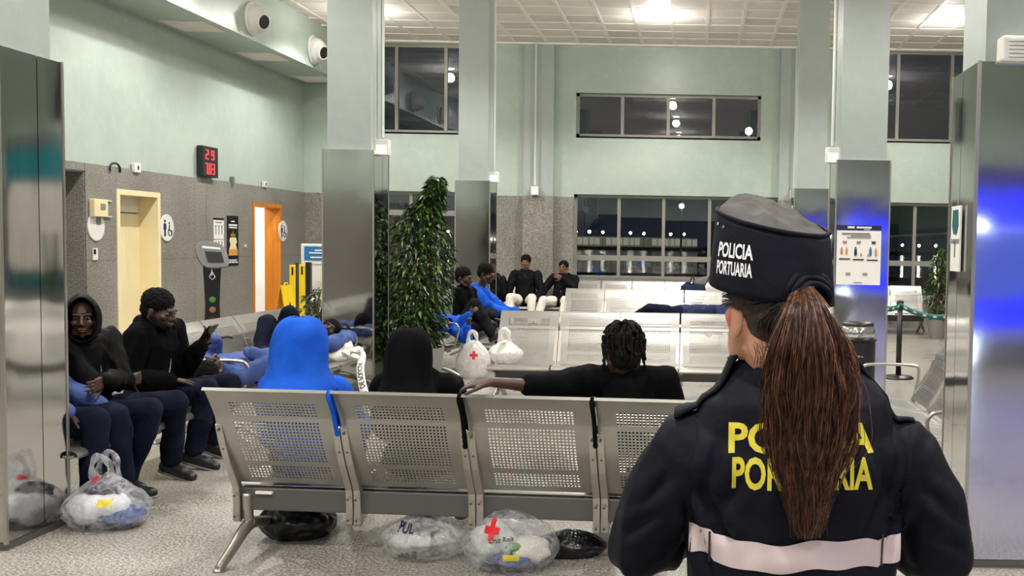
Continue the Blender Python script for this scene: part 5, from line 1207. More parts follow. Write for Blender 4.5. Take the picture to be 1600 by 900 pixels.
# yellow wet floor signs: one open, two folded ones leaning upright
def aframe(x, y, rz, label, h=.62, wd=.26, spread=.30, flat=False):
    t = thing('floor_sign', label, 'floor sign', (x, y, 0), rz)
    for sg in (-1, 1):
        m = MB(); n = 10
        vs = [V((u*wd/2*(1-.15*v), sg*(spread/2*(1-v)+.006), h*v)) for v in (0, .16, .161, 1.0) for u in (-1, -.55, .55, 1)]
        fs = [(0, 1, 5, 4), (2, 3, 7, 6), (8, 9, 13, 12), (9, 10, 14, 13), (10, 11, 15, 14), (4, 5, 9, 8), (6, 7, 11, 10), (5, 6, 10, 9)]
        m.add(vs, fs); o = m.build('panel', M['yellow'] if sg < 0 else M['amber'], t, world=False); md = o.modifiers.new('s', 'SOLIDIFY'); md.thickness = .014
        if sg < 0:
            tri = MB(); f = lambda u, v, d: V((u, -(spread/2*(1-v/h)+.016)-d, v)); tri.prism([(-.05, h*.58), (.05, h*.58), (0, h*.78)], f, 0, .002); tri.build('warning_triangle', M['black_ink'], t, world=False)
    m = MB(); m.tube([(-.04, 0, h+.0), (-.03, 0, h+.03), (.03, 0, h+.03), (.04, 0, h)], .009, 6); m.build('grip', M['yellow'], t, world=False); return t
p = at(447, 470, 13.3); aframe(p.x, 13.3, 1.32, 'open yellow wet floor sign in front of the orange doorway', h=at(447, 446, 13.3).z, wd=.24, spread=.34)
for px, top_, lab in ((458, 414, 'upright yellow barrier post, left one of the pair'), (473, 413, 'upright yellow barrier post next to the information stand')):
    p = at(px, 470, 14.2); zt = at(px, top_, 14.2).z; t = thing('barrier_post', lab, 'post', (p.x, 14.2, 0)); m = MB(); m.box((-.045, -.02, .03), (.045, .02, zt)); m.build('post', M['yellow'], t, world=False, bevel=.008); m = MB(); m.box((-.012, -.023, zt-.14), (.012, -.019, zt-.03)); m.build('slot', M['darkplastic'], t, world=False); m = MB(); m.box((-.12, -.14, 0), (.12, .14, .03)); m.build('foot', M['darkplastic'], t, world=False)
    m = MB(); m.box((.046, -.02, .03), (.11 if px > 465 else .06, .05, zt+.03)); m.build('black_backing', M['darkplastic'], t, world=False)
# ---- plants
def leafmesh(rnd, pts, size):
    m = MB()
    for c, out in pts:
        s_ = size*rnd.uniform(.65, 1.25); d = (V(out)+V((rnd.uniform(-.6, .6), rnd.uniform(-.6, .6), rnd.uniform(-1.2, .1)))).normalized(); sd = d.cross(V((rnd.uniform(-.3, .3), rnd.uniform(-.3, .3), 1))).normalized(); up_ = sd.cross(d)
        a = c; b = c+d*s_*.35+sd*s_*.20+up_*.008; b2 = c+d*s_*.35-sd*s_*.20+up_*.008; mid = c+d*s_*.45-up_*.004; e = c+d*s_-up_*.014*rnd.random(); m.add([a, b, mid, b2, e], [(0, 1, 2), (0, 2, 3), (1, 4, 2), (2, 4, 3)])
    return m
def plant(x, y, prof, trunk_h, label, n, size, seed, pot=(.20, .38), depth=.9, lean=None):
    rnd = random.Random(seed); t = thing('potted_plant', label, 'plant', (x, y, 0)); r, h = pot
    m = MB(); m.lathe([(r*.75, 0), (r*.98, h*.9), (r, h), (r*.9, h), (r*.88, h-.04)], (0, 0, 0), 28); m.build('planter', M['pot'], t, world=False, smooth=False); m = MB(); m.lathe([(r*.87, h-.05), (.01, h-.04)], (0, 0, 0), 28); m.build('soil', M['soil'], t, world=False)
    zs = [p[0] for p in prof]
    def env(z):
        for (z0, a0, b0), (z1, a1, b1) in zip(prof, prof[1:]):
            if z0 <= z <= z1: k = (z-z0)/(z1-z0); return a0+(a1-a0)*k, b0+(b1-b0)*k
        return prof[-1][1:]
    ends = []; m = MB(); mid0 = sum(env(zs[0]))/2
    for b in range(30):
        z1 = zs[0]+(zs[-1]-zs[0])*((b+.5)/30)**.9; a, c_ = env(z1); cx_ = (a+c_)/2; w_ = (c_-a)/2; q = rnd.uniform(0, 2*PI); rr = rnd.uniform(.3, .85); e = V((cx_+math.cos(q)*w_*rr, math.sin(q)*w_*rr*depth, z1)); s0 = V((rnd.uniform(-.04, .04), rnd.uniform(-.04, .04), h)); mdl = V((e.x*.35+rnd.uniform(-.03, .03), e.y*.35, h+(z1-h)*.55))
        pts = cat([s0, mdl, e], 5); m.tube(pts, [.016*(1-.75*i/len(pts)) for i in range(len(pts))], 6); ends.append(pts)
    m.build('branches', M['bark'], t, world=False, smooth=True)
    P_ = []
    for i in range(n):
        z = zs[0]+(zs[-1]-zs[0])*rnd.random()**1.15; a, c_ = env(z); cx_ = (a+c_)/2; w_ = (c_-a)/2; q = rnd.uniform(0, 2*PI); rr = (rnd.random()**.45)*(1+.22*noise.noise(V((math.cos(q)*2, math.sin(q)*2, z*4+seed)))); P_.append((V((cx_+math.cos(q)*w_*rr, math.sin(q)*max(w_, .1)*rr*depth, z)), (math.cos(q), math.sin(q), -.2)))
    k = int(n*.8)
    tag(leafmesh(rnd, P_[:k], size).build('foliage', M['leaf'], t, world=False), kind='stuff'); tag(leafmesh(rnd, P_[k:], size).build('young_foliage', M['leaf2'], t, world=False), kind='stuff'); return t
PY = 11.05; px0 = at(665, 400, PY).x
def pz(py): return at(660, py, PY).z
def pxx(px): return at(px, 400, PY).x-px0
prof = [(pz(560), pxx(628), pxx(675)), (pz(520), pxx(600), pxx(692)), (pz(450), pxx(592), pxx(704)), (pz(400), pxx(596), pxx(706)), (pz(360), pxx(608), pxx(698)), (pz(335), pxx(628), pxx(690)), (pz(312), pxx(655), pxx(690)), (pz(290), pxx(668), pxx(694)), (pz(276), pxx(676), pxx(690))]
plant(px0, PY, prof, .5, 'tall leafy ficus in front of the second column, dense dark leaves', 5200, .085, 3)
p = at(496, 480, 12.6); plant(p.x, 12.6, [(.42, -.10, .16), (.62, -.22, .28), (.80, -.18, .26), (.93, -.02, .22)], .3, 'low leafy plant at the foot of the information stand', 260, .09, 8, pot=(.14, .30))
p = at(1466, 460, 17.6); plant(p.x, 17.6, [(.35, -.15, .2), (.7, -.22, .25), (1.1, -.18, .25), (1.55, -.05, .15)], .3, 'leafy plant by the right-hand lower window', 700, .10, 9, pot=(.18, .34))
# ================================================================ BAGS
def bag(name, c, dims, seed, m_, label, contents=(), handles=True, cat_='bag', top=.75, group=None, rz=0, wr=.14):
    wr *= .62
    rnd = random.Random(seed); t = thing(name, label, cat_, tuple(c), rz=rz); bm = bmesh.new(); bmesh.ops.create_icosphere(bm, subdivisions=5, radius=1)
    sx, sy, sz = dims; off = V((seed*2.3, seed*1.1, seed))
    for v in bm.verts:
        p = v.co.copy(); r = 1+wr*(noise.noise(p*1.3+off))+wr*.55*(1-2.5*abs(noise.noise(p*2.6+off*2)))+wr*.25*(1-2*abs(noise.noise(p*6.5+off)))
        p *= r; z = p.z; pinch = 1-.62*max(0, z)**1.3*top
        p.x *= pinch; p.y *= pinch; z = (z+1)/2*2-1
        v.co = V((p.x*sx, p.y*sy, max(0, (z+.82)*sz*.55)))
    me = bpy.data.meshes.new('film'); bm.to_mesh(me); bm.free(); me.materials.append(m_); me.polygons.foreach_set('use_smooth', [True]*len(me.polygons)); o = bpy.data.objects.new('film', me); COL.objects.link(o); o.parent = t
    H_ = max(v.co.z for v in me.vertices)
    if handles:
        for sg in (-1, 1):
            m = MB(); a = cat([(-sx*.30, sg*sy*.12, H_*.86), (-sx*.26, sg*sy*.22, H_+.05), (-sx*.05, sg*sy*.30, H_+.10), (sx*.16, sg*sy*.2, H_+.05), (sx*.24, sg*sy*.1, H_*.86)], 5); m.tube(a, [.017*(1+.3*math.sin(i)) for i in range(len(a))], 8, flat=((0, 1, 0), .25)); m.build('handle', m_, t, world=False, smooth=True)
    for (mm, cc, rr, s_) in contents:
        mb = MB(); bm = bmesh.new(); bmesh.ops.create_icosphere(bm, subdivisions=3, radius=1)
        for v in bm.verts: q = v.co.copy(); q *= 1+.25*noise.noise(q*2+V((s_, 0, 0))); v.co = V((cc[0]+q.x*rr[0], cc[1]+q.y*rr[1], max(.012, cc[2]+q.z*rr[2])))
        me2 = bpy.data.meshes.new('contents'); bm.to_mesh(me2); bm.free(); me2.materials.append(M[mm]); me2.polygons.foreach_set('use_smooth', [True]*len(me2.polygons)); o2 = bpy.data.objects.new('contents', me2); COL.objects.link(o2); o2.parent = t
    return t, o
def bag_print(o, mname, polys, c2, z2, s_, name='print', d=V((0, 1, 0))):
    """polys in the x,z plane pushed onto the film"""
    B_ = bvh_of(o)
    for poly in polys:
        x0, x1, z0, z1 = poly; vs, fs = grid(x0, x1, z0, z1, 6, 6, lambda x, z: V((c2+x*s_, wloc(o).y-.5, z2+z*s_)))
        project(B_, name, M[mname], o.parent, vs, fs, d, .004)
CROSS = [(-.5, .5, -.17, .17), (-.17, .17, .17, .5), (-.17, .17, -.5, -.17)]
bg, fo = bag('plastic_bag', (-3.06, 5.34, 0), (.21, .17, .27), 5, M['bagclear'], 'clear plastic bag on the floor beside the left steel column', [('whiteprint', (-.04, 0, .10), (.15, .12, .09), 1), ('denim', (.06, .02, .06), (.12, .12, .05), 2), ('navytr', (-.06, .03, .17), (.10, .08, .05), 3)], wr=.17)
bag_print(fo, 'yellowprint', [(-.5, .5, -.25, .3)], -2.99, .16, .065); bag_print(fo, 'red', [(-.5, .5, -.2, .3)], -3.10, .26, .045)
bg, fo = bag('plastic_bag', (-1.29, 4.93, 0), (.20, .15, .22), 2, M['bagmilky'], 'milky bag with black and white items under the second bench seat', [('black_ink', (.0, .0, .14), (.07, .06, .05), 1), ('whiteprint', (-.06, 0, .08), (.10, .08, .05), 4)], wr=.16)
B_ = bvh_of(fo); vs, fs = textmesh('PUL', .05, bold=.03, fine=.01); project(B_, 'print', M['navyprint'], bg, [V((-1.36+x, 4.4, .145+z)) for x, z in vs], fs, V((0, 1, 0)), .004)
bg, fo = bag('plastic_bag', (-.86, 4.79, 0), (.22, .19, .26), 7, M['bagclear'], 'large clear bag with a red cross under the third bench seat', [('conduit', (-.07, 0, .12), (.11, .09, .09), 1), ('whitetr', (.09, .0, .08), (.10, .09, .06), 2), ('denim', (.02, .0, .05), (.14, .11, .04), 3), ('green_dim', (.03, -.06, .11), (.04, .03, .02), 5)], wr=.12, handles=False, top=.5)
bag_print(fo, 'red', CROSS, -.92, .205, .075); bag_print(fo, 'yellowprint', [(-.6, .6, -.25, .25)], -.82, .10, .06); B_ = bvh_of(fo); vs, fs = textmesh('Cruz Roja', .028, bold=.02, fine=.01); project(B_, 'print', M['black_ink'], bg, [V((-.87+x, 4.2, .165+z+x*.12)) for x, z in vs], fs, V((0, 1, 0)), .004)
bg, fo = bag('plastic_bag', (-.60, 4.98, 0), (.17, .10, .13), 9, M['bagblack'], 'flat black plastic bag behind the clear one with the red cross', handles=False)
bg, fo = bag('plastic_bag', (-2.02, 5.22, 0), (.19, .15, .22), 11, M['bagblack'], 'dark bag on the floor under the leftmost seat of the front bench', handles=True)
# white bags in the middle
p = at(741, 560, 11.55); bg, fo = bag('plastic_bag', (p.x, 11.5, 0), (.19, .12, .42), 13, M['bagwhite'], 'white carrier bag with a red cross standing on the floor by the middle bench', wr=.08, top=.3)
bag_print(fo, 'red', CROSS, p.x+.03, at(741, 555, 11.4).z, .09)
p = at(786, 560, 9.72); bg, fo = bag('plastic_bag', (p.x+.02, 9.74, .385), (.155, .13, .21), 15, M['bagwhite'], 'white tied plastic bag on the left seat of the second row', wr=.14)
bag_print(fo, 'doorcream', [(-.5, .5, -.2, .2)], p.x, .60, .08)
# jacket and bag heaps
def heap(name, label, cat_, c, r, mm, seed, extra=None):
    t = thing(name, label, cat_, tuple(c)); mb = MB(); rnd = random.Random(seed)
    for k in range(5): ell(mb, V(c)+V((rnd.uniform(-.5, .5)*r[0], rnd.uniform(-.4, .4)*r[1], r[2]*rnd.uniform(.35, .9))), (r[0]*rnd.uniform(.4, .7), r[1]*rnd.uniform(.4, .7), r[2]*rnd.uniform(.35, .6)))
    blob(mb, 'cloth', M[mm], t, voxel=.012, smooth=3, wr=.02, ws=7, seed=seed)
    m = MB(); m.tube(cat([V(c)+V((-r[0]*.3, -r[1]*.5, r[2]*.8)), V(c)+V((0, -r[1]*.8, r[2]*1.25)), V(c)+V((r[0]*.3, -r[1]*.5, r[2]*.8))], 5), .012, 6); m.build('strap', M['darkplastic'], t, smooth=True); return t
p = at(780, 462, 18.3); heap('backpack', 'black and white backpack on the left seat of the last row', 'bag', (p.x, 18.35, .39), (.17, .14, .42), 'blackjkt', 3)
p = at(768, 455, 18.3); heap('backpack', 'pale bag beside the black backpack in the last row', 'bag', (p.x, 18.45, .39), (.10, .10, .36), 'whitetr', 6)
p = at(1082, 445, 18.3); heap('travel_bag', 'dark blue bag on the last row, left of the cap visor', 'bag', (p.x, 18.45, .39), (.24, .16, .46), 'navylie', 4)
p = at(505, 550, 9.75); heap('white_bag', 'white cloth bag under the lying man\'s head on the left bench', 'bag', (-3.40, 9.70, .385), (.20, .20, .15), 'whitetr', 5)
# armband, tape
t = thing('barrier_tape', 'white tape printed in black trailing from the left bench', 'tape', (-3.13, 9.35, .45))
a = [(562, 549, 9.35), (566, 556, 9.2), (563, 575, 9.05), (565, 595, 8.95), (571, 620, 8.85), (580, 650, 8.8)]
mp = cat([at(*q) for q in a], 8); mpz = [q for q in mp if q.z > .01]
def tape(u, v): 
    f = u*(len(mpz)-1); i = min(int(f), len(mpz)-2); c = mpz[i].lerp(mpz[i+1], f-i); d = (mpz[i+1]-mpz[i]).normalized(); s_ = d.cross(V((0, 1, 0))).normalized(); return c+s_*v
vs, fs = grid(0, 1, -.036, .036, 40, 2, lambda u, v: tape(u, v)); m = MB(); m.add(vs, fs); o = m.build('strip', M['rugwhite'], t, smooth=True); md = o.modifiers.new('s', 'SOLIDIFY'); md.thickness = .002; md.offset = 0
LT = sum((b-a).length for a, b in zip(mpz, mpz[1:]))
vs, fs = textmesh('PANEL DE POLICIA', .062, bold=.03, align='LEFT', fine=.02); xm = max(v[0] for v in vs); m = MB(); m.add([tape(min(.99, max(.01, .93-(x/LT)*.98)), z-.022)+V((0, -.004, 0)) for x, z in vs], fs); m.build('lettering', M['black_ink'], t)
mb = MB(); c = at(551, 553, 9.3)
for k in range(5): m = None; ell(mb, c+V((.05*math.cos(k*1.3), .03*math.sin(k*2), .012*k-.03)), (.07, .05, .02), Euler((.3*k, .2, k)).to_matrix())
blob(mb, 'crumpled_roll', M['rugwhite'], t, voxel=.008, smooth=2, wr=.01, ws=20); m = MB(); m.tube([c+V((.03+.03*math.cos(a), -.06, .005+.018*math.sin(a))) for a in [i*.45 for i in range(9)]], .004, 6); m.build('printed_swirl', M['black_ink'], t)
flush()
# garment sleeves hanging between the seats of the front bench
def fbp(x, y, z): return FB.matrix_world @ V((x, y, z)) if False else Matrix.Translation(FB.location) @ Matrix.Rotation(a4, 4, 'Z') @ V((x, y, z))
for xx, mm, z1, lab in ((MOD, 'blue', .64, 'blue drawstring cloth hanging in the first gap of the front bench'), (2*MOD, 'black', .60, 'black cloth strip hanging in the second gap of the front bench'), (3*MOD, 'black', .62, 'black cloth strip hanging in the third gap of the front bench')):
    c = fbp(xx, -.19, .80); t = thing('hanging_cloth', lab, 'garment', tuple(c)); pts = cat([fbp(xx-.01, -.12, .80), fbp(xx-.004, -.19, .835), fbp(xx, -.222, .815), fbp(xx+.003, -.180, .74), fbp(xx+.004, -.140, z1)], 6)
    m = MB(); m.tube(pts, [.013-.003*i/len(pts) for i in range(len(pts))], 8, flat=((0, 1, 0), .5)); m.build('cloth_strip', M[mm], t, smooth=True); m = MB(); e = pts[-1]; ell(m, e, (.012, .008, .014)); m.build('hem', M[mm], t, smooth=True)
# ================================================================ RIGHT SIDE
# passenger notice on column E
ye = 10.47-.012; c = at(1341.5, 398, ye); t = thing('passenger_notice', 'white passenger notice with figures and a navy top band on the blue-lit column', 'poster', (c.x, ye, c.z)); w_ = .445; z1 = at(1341, 352, ye).z; z0 = at(1341, 445, ye).z; hh = z1-z0
m = MB(); m.box((c.x-w_/2, ye-.008, z0), (c.x+w_/2, ye, z1-.05)); m.build('sheet', M['paper'], t); m = MB(); m.box((c.x-w_/2, ye-.010, z1-.052), (c.x+w_/2, ye, z1)); m.build('header_band', M['navyprint'], t)
def pr_(name, boxes, mm, stuff=True):
    m = MB()
    for u, v, a, b in boxes: m.box((c.x-w_/2+u-a/2, ye-.0125, z1-v-b/2), (c.x-w_/2+u+a/2, ye-.0075, z1-v+b/2))
    o = m.build(name, M[mm], t); return tag(o, kind='stuff') if stuff else o
m = MB(); text_on(m, 'PORT NOTICE', .032, (c.x+.02, ye-.0115, z1-.035), (1, 0, 0), (0, 0, 1), .02); 
pr_('header_print', [(.14, .022, .07, .02), (.27, .022, .15, .018), (.30, .042, .06, .006)], 'whiteprint')
pr_('title_lines', [(.19, .085, .28, .016), (.24, .105, .20, .010), (.22, .122, .24, .010)], 'greyprint')
pr_('captions', [(.08, .34, .11, .012), (.22, .345, .11, .012), (.36, .348, .11, .012)], 'black_ink')
pr_('small_prints', [(.07, .525-.08, .0, .0)], 'greyprint')
for k, (u, mm) in enumerate(((.08, 'pinkish'), (.22, 'greyprint'), (.37, 'black_ink'))):
    pr_('emblem', [(u, .165, .045, .010), (u, .180, .035, .012)], mm, False)
def fig(u, v, h, mm):
    m = MB(); x = c.x-w_/2+u; z = z1-v; m.lathe([(h*.10, 0), (h*.10, .003)], (x, ye-.009, z+h*.42), 10, Euler((PI/2, 0, 0)).to_matrix()); m.prism([(-h*.13, h*.30), (h*.13, h*.30), (h*.15, -.02), (h*.10, -h*.5), (h*.02, -h*.5), (0, -h*.1), (-h*.02, -h*.5), (-h*.10, -h*.5), (-h*.15, -.02)], lambda a, b, d: (x+a, ye-.009-d, z+b), 0, .003); m.build('printed_figure', M[mm], t)
for u, v, h, mm in ((.05, .26, .075, 'pinkish'), (.10, .26, .075, 'orangeprint'), (.19, .265, .09, 'navyprint'), (.245, .295, .035, 'red'), (.34, .265, .09, 'blue_ink'), (.395, .27, .085, 'orangeprint'), (.315, .30, .03, 'teal')): fig(u, v, h, mm)
pr_('text_columns', [(.12, .50, .05, .004), (.12, .49, .05, .004), (.12, .48, .05, .004), (.29, .50, .05, .004), (.29, .49, .05, .004), (.29, .48, .05, .004), (.22, .575, .08, .008)], 'greyprint')
# narrow notice on the left face of column D
xd = 1.30-.012; cD = atx(1495, 372, xd); t = thing('notice_sheet', 'narrow notice on the left side of the right-edge column', 'poster', tuple(cD)); zt, zb = atx(1495, 322, xd).z, atx(1495, 424, xd).z
m = MB(); m.box((xd-.008, cD.y-.09, zb), (xd, cD.y+.09, zt)); m.build('sheet', M['paper'], t); m = MB(); m.prism([(-.05, -.02), (.05, -.02), (.06, -.10), (.03, -.14), (-.03, -.14), (-.06, -.10)], lambda u, v, d: (xd-.009-d, cD.y+u, zt+v), 0, .002); m.build('picture', M['teal2'], t); m = MB(); m.box((xd-.011, cD.y-.08, zt-.185), (xd-.008, cD.y+.08, zt-.165)); m.build('title_line', M['greyprint'], t)
m = MB(); m.box((xd-.011, cD.y-.01, zb+.07), (xd-.008, cD.y+.01, zb+.15)); m.build('printed_mark', M['greyprint'], t)
# litter bin with a chrome hood
p = at(1340, 520, 8.9); t = thing('litter_bin', 'black litter bin with a shiny chrome hood, beside the ponytail', 'bin', (p.x, 8.9, 0))
m = MB(); m.lathe([(.15, 0), (.155, .02), (.155, .72), (.165, .725), (.165, .74)], (0, 0, 0), 32); m.build('body', M['darkplastic'], t, world=False, smooth=False); m = MB(); m.lathe([(.150, .74), (.150, .80), (.135, .855), (.10, .875)], (0, 0, 0), 32); m.build('chrome_hood', M['chrome'], t, world=False, smooth=True); m = MB(); m.lathe([(.137, .853), (.14, .868), (.12, .885), (.05, .892)], (0, 0, 0), 28); m.build('lid', M['darkplastic'], t, world=False, smooth=True)
# barrier posts and belt
def stanchion(x, y, lab):
    t = thing('barrier_post', lab, 'post', (x, y, 0)); m = MB(); m.lathe([(.18, 0), (.18, .012), (.16, .03), (.04, .045)], (0, 0, 0), 32); m.build('base', M['darkplastic'], t, world=False, smooth=True); m = MB(); m.lathe([(.032, .03), (.032, .86)], (0, 0, 0), 20); m.build('post', M['darkplastic'], t, world=False, smooth=True); m = MB(); m.lathe([(.038, .80), (.04, .82), (.04, .90), (.034, .915)], (0, 0, 0), 20); m.build('belt_head', M['darkplastic'], t, world=False, smooth=True)
p = at(1405, 530, 12.1); stanchion(p.x, 12.1, 'black belt barrier post between the two blue-lit columns'); q_ = at(1512, 500, 10.9); stanchion(q_.x, 10.9, 'black belt barrier post hidden behind the right-edge column')
t = thing('barrier_belt', 'teal barrier belt with pale marks running through the black post', 'belt', (p.x, 12.1, .85)); A_ = V((1.92, 10.75, .90)); Bp = V((p.x, 12.06, .86)); C_ = V((q_.x, 10.9, .86))
def belt(u, v):
    if u < .35: k = u/.35; c = A_.lerp(Bp, k); c.z -= .10*k*(1-k)
    else: k = (u-.35)/.65; c = Bp.lerp(C_, k); c.z -= .36*k*(1-k)
    return c+V((0, 0, v))
m = MB(); vs, fs = grid(0, 1, -.030, .030, 50, 1, belt); m.add(vs, fs); o = m.build('webbing', M['tealbelt'], t, smooth=True); md = o.modifiers.new('s', 'SOLIDIFY'); md.thickness = .003
m = MB()
for k in range(9):
    u = .08+.1*k; vs, fs = grid(u, u+.035, -.010, .014, 2, 1, lambda a, b: belt(a, b)+V((0, -.004, 0))); m.add(vs, fs)
tag(m.build('pale_marks', M['conduit'], t), kind='stuff')
# smartphone screen detail, wristband
t = thing('wristband', 'green paper wristband on the wrist of a resting arm by the front bench end', 'wristband', (0, 0, 0)); 
wpt = P2['Rh'].lerp(P2['er'], .16); t.location = wpt; dd = (P2['Rh']-P2['er']).normalized(); Rw = dd.to_track_quat('Z', 'Y').to_matrix(); m = MB(); m.lathe([(.040, -.012), (.042, -.012), (.042, .012), (.040, .012)], (0, 0, 0), 20, Rw); m.build('band', M['green_dim'], t, world=False); m = MB(); m.lathe([(.008, .040), (.008, .045)], (0, 0, 0), 8, Rw); m.build('snap', M['white'], t, world=False)
# ================================================================ REFLECTED SURROUNDINGS BEHIND THE CAMERA
t = thing('blue_reflection_board', 'blue glowing board behind the camera, added for the reflections in the right column', 'sign', (3.7, -3.0, 0))  # added glowing board; gives the steel cladding its blue reflections
M['bluelit'] = emis('blue_reflection_glow', (.004, .012, 1, 1), 2.0); M['whitelit'] = emis('cool_white_glow', (.70, .80, 1, 1), 30)
m = MB(); m.box((-.45, -.10, 0), (1.35, .02, 2.55)); m.build('cabinet', M['grey'], t, world=False); M['bluesoft'] = emis('soft_blue_reflection_glow', (.10, .16, 1, 1), .9); M['bluedim'] = emis('dim_violet_reflection_glow', (.10, .08, .45, 1), .5)
for z0_, z1_, mm in ((.50, .92, 'bluelit'), (.95, 1.78, 'bluesoft'), (1.81, 2.26, 'bluelit'), (2.28, 2.50, 'bluedim')): m = MB(); m.box((-.30, .021, z0_), (1.25, .03, z1_)); m.build('glow_band', M[mm], t, world=False)  # bands shaped for the blue tones mirrored in the steel
m = MB(); m.box((-.34, .03, 1.82), (-.20, .06, 1.86)); m.build('highlight_emitter', M['whitelit'], t, world=False)  # this and the white strip below: emitters added for mirrored hot spots
m = MB(); m.box((-.28, .03, 1.78), (1.2, .036, 1.81)); m.build('edge_strip', M['white'], t, world=False); m = MB(); m.box((-.40, .03, .12), (-.32, .08, .42)); m.build('hot_spot_emitter', M['whitelit'], t, world=False)
ld = bpy.data.lights.new('blue_board_glow', 'AREA'); ld.energy = 45; ld.color = (.12, .2, 1); ld.shape = 'RECTANGLE'; ld.size = 1.9; ld.size_y = 1.9; lo = bpy.data.objects.new('blue_board_glow', ld); COL.objects.link(lo); lo.location = (3.8, -2.93, 1.3); lo.rotation_euler = (PI/2, 0, PI)
# teal and white harbour sign by the right end of the back wall
xs0, xs1 = at(1522, 380, YB-.2).x, at(1655, 380, YB-.2).x
t = thing('harbour_sign', 'teal and white curved wall sign on the back wall, seen mirrored in the left column', 'sign', ((xs0+xs1)/2, YB-.06, 0)); ys_ = YB-.06; wS = xs1-xs0
def arc(f0, f1, d0, d1, mm, nm):
    m = MB(); n_ = 16; top_ = [(i/n_*wS, f1(i/n_)) for i in range(n_+1)]; bot = [(i/n_*wS, f0(i/n_)) for i in range(n_+1)][::-1]; m.prism(top_+bot, lambda u, v, d: (xs0+u, ys_-d, v), d0, d1); m.build(nm, M[mm], t)
arc(lambda s_: .05, lambda s_: 3.35, -.03, 0, 'grey', 'backing'); arc(lambda s_: 2.36+.20*math.sin(PI*s_), lambda s_: 3.25-.12*math.sin(PI*s_), 0, .02, 'teal', 'upper_teal_field'); arc(lambda s_: .45, lambda s_: .98-.22*math.sin(PI*s_), 0, .02, 'teal2', 'lower_teal_field'); arc(lambda s_: .98-.22*math.sin(PI*s_)+.05, lambda s_: 2.30+.20*math.sin(PI*s_), 0, .018, 'ceil', 'white_disc')
for k in range(12): m = MB(); z = 1.05+k*.10; m.box((xs0+.05, ys_-.026, z), (xs1-.05, ys_-.018, z+.028)); m.build('louvre', M['white'], t)
# ================================================================ OUTSIDE THE HARBOUR WINDOWS
M['water'] = mat('dark_harbour_water', rgb(4, 7, 12), .06, bump=.25, bscale=.9); M['asphalt'] = mat('dark_asphalt', rgb(38, 37, 36), .7, c2=rgb(28, 28, 28)); M['quaylit'] = mat('pale_quay_building', rgb(150, 148, 136), .7); M['darkbuild'] = mat('dark_building', rgb(32, 30, 28), .8)
m = MB(); m.box((-500, 60, -1.6), (500, 900, -1.5)); struct(m.build('floor_water', M['water'])); m = MB(); m.box((-80, YB+.3, -.4), (80, 60, -.15)); struct(m.build('floor_quay', M['asphalt']))
t = thing('far_quay', 'long dark quay across the water with a low lit building', 'quay', (0, 494, -1.5)); m = MB(); m.box((-400, 0, 0), (400, 30, 1.6)); m.build('quay_wall', M['darkbuild'], t, world=False)
M['stripe'] = emis('lit_quay_building_windows', (1, .93, .75, 1), .35)
m = MB(); x0, x1 = at(893, 372, 512).x, at(1090, 372, 512).x; t = thing('quay_building', 'long low lit building on the far quay across the water', 'building', ((x0+x1)/2, 511, .1)); hw = (x1-x0)/2; m.box((-hw, 0, 0), (hw, 10, 4.8)); m.build('walls', M['quaylit'], t, world=False)
for k in range(22):
    if k in (5, 12, 13): continue
    m = MB(); xa = -hw+2*hw*(k+.08)/22; m.box((xa, -.2, .8), (xa+2*hw/22*.86, 0, 4.2)); m.build('lit_window', M['stripe'], t, world=False)
M['farlamp'] = emis('harbour_lamp', (1, .95, .82, 1), 60)
k = 0
labs = 'row of quay lamps seen through the lower harbour window'
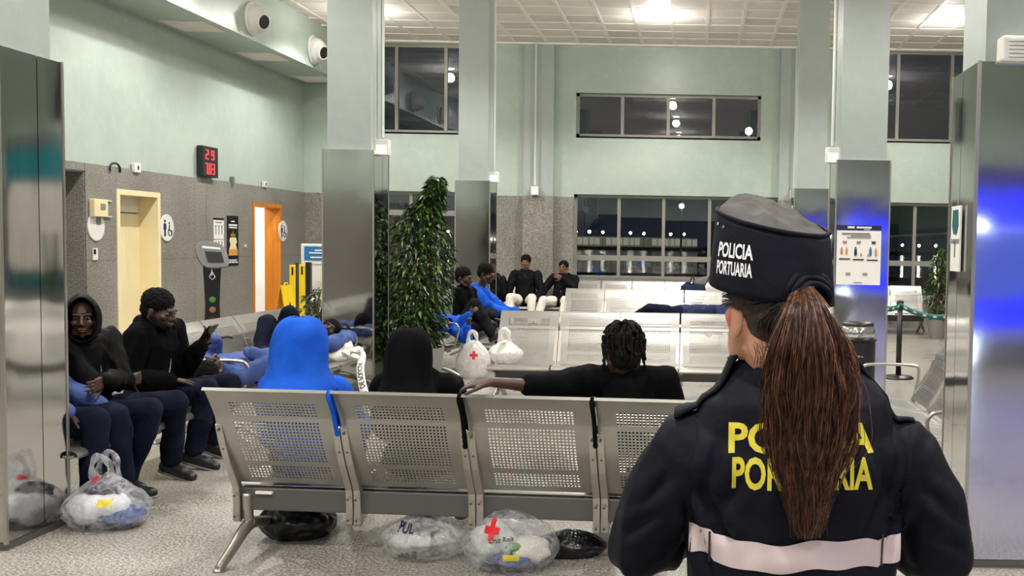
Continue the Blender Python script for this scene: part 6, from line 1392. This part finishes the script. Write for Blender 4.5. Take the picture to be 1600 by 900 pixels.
for px, py, r in ((900.5, 362, 1.0), (921, 362, 1.15), (942, 363, 1.0), (985, 364, 1.0), (1006, 365, 1.0), (1048, 366, .9), (1069, 366, .9), (1385, 383, .9), (1410, 383, .9), (1436, 384, 1.0), (1462, 384, 1.0), (760, 362, .9), (700, 362, .9)):
    k += 1; ORD = ('first', 'second', 'third', 'fourth', 'fifth', 'sixth', 'seventh')
    lab = ('%s far quay lamp from the left in the harbour window' % ORD[k-1]) if k <= 7 else ('%s far quay lamp from the left in the right-hand lower window' % ORD[k-8]) if k <= 11 else ('far quay lamp in the gap right of the plant', 'far quay lamp behind the plant')[k-12]
    c = at(px, py, 500); t = thing('quay_lamp', lab, 'street lamp', (c.x, 500, .1), group='quay lamps across the water')
    m = MB(); m.tube([(0, 0, 0), (0, 0, c.z-.1)], .12, 6); m.build('pole', M['darkbuild'], t, world=False); m = MB(); ell(m, V((0, 0, c.z-.1)), (r*.62, r*.62, r*.62)); m.build('lamp_head', M['farlamp'], t, world=False)
c = at(1065, 322, 52); t = thing('street_lamp', 'single tall street lamp outside the third pane of the harbour window', 'street lamp', (c.x, 52, -.15)); m = MB(); m.tube([(0, 0, 0), (0, 0, c.z+.15)], .05, 8); m.build('pole', M['grey'], t, world=False); m = MB(); ell(m, V((0, 0, c.z+.15)), (.12, .12, .12)); m.build('lamp_head', M['farlamp'], t, world=False)
M['flood'] = emis('white_floodlight', (1, .98, .92, 1), 120)
c = at(1170, 205, 24); t = thing('floodlight', 'bright outdoor floodlight at the corner of the high strip window', 'floodlight', tuple(c)); m = MB(); ell(m, V((0, 0, 0)), (.08, .08, .08)); m.build('lens', M['flood'], t, world=False); m = MB(); m.tube([(0, .05, 0), (0, .1, -c.z-.15)], .03, 6); m.build('pole', M['darkbuild'], t, world=False)

t = thing('teal_reflection_panel', 'dark teal curved panel outside the right-hand lower window, standing in for a reflected sign', 'reflection panel', (at(1430, 340, 21.6).x, 21.6, 2.3))  # added panel; stands in for the teal sign reflected in the glass
m = MB(); xa, xb = at(1300, 340, 21.6).x, at(1560, 340, 21.6).x; zt_ = at(1430, 312, 21.6).z; zl = at(1430, 362, 21.6).z
top_ = [(xa+(xb-xa)*i/16, zt_) for i in range(17)]; bot = [(xa+(xb-xa)*i/16, zl-.10+.0*i+.22*(i/16-.25)) for i in range(17)][::-1]
m.prism(top_+bot, lambda u, v, d: (u, 21.6+d, v), 0, .12); m.build('teal_reflection', M['teal2'], t); m = MB(); m.prism([(u, v) for u, v in bot[::-1]]+[(u, v-.05) for u, v in bot], lambda u, v, d: (u, 21.58+d, v), 0, .10); m.build('pale_edge', M['conduit'], t)
for x in (xa+.05, xb-.05): m = MB(); m.box((x-.05, 21.62, -.15), (x+.05, 21.72, zt_)); m.build('post', M['grey'], t)
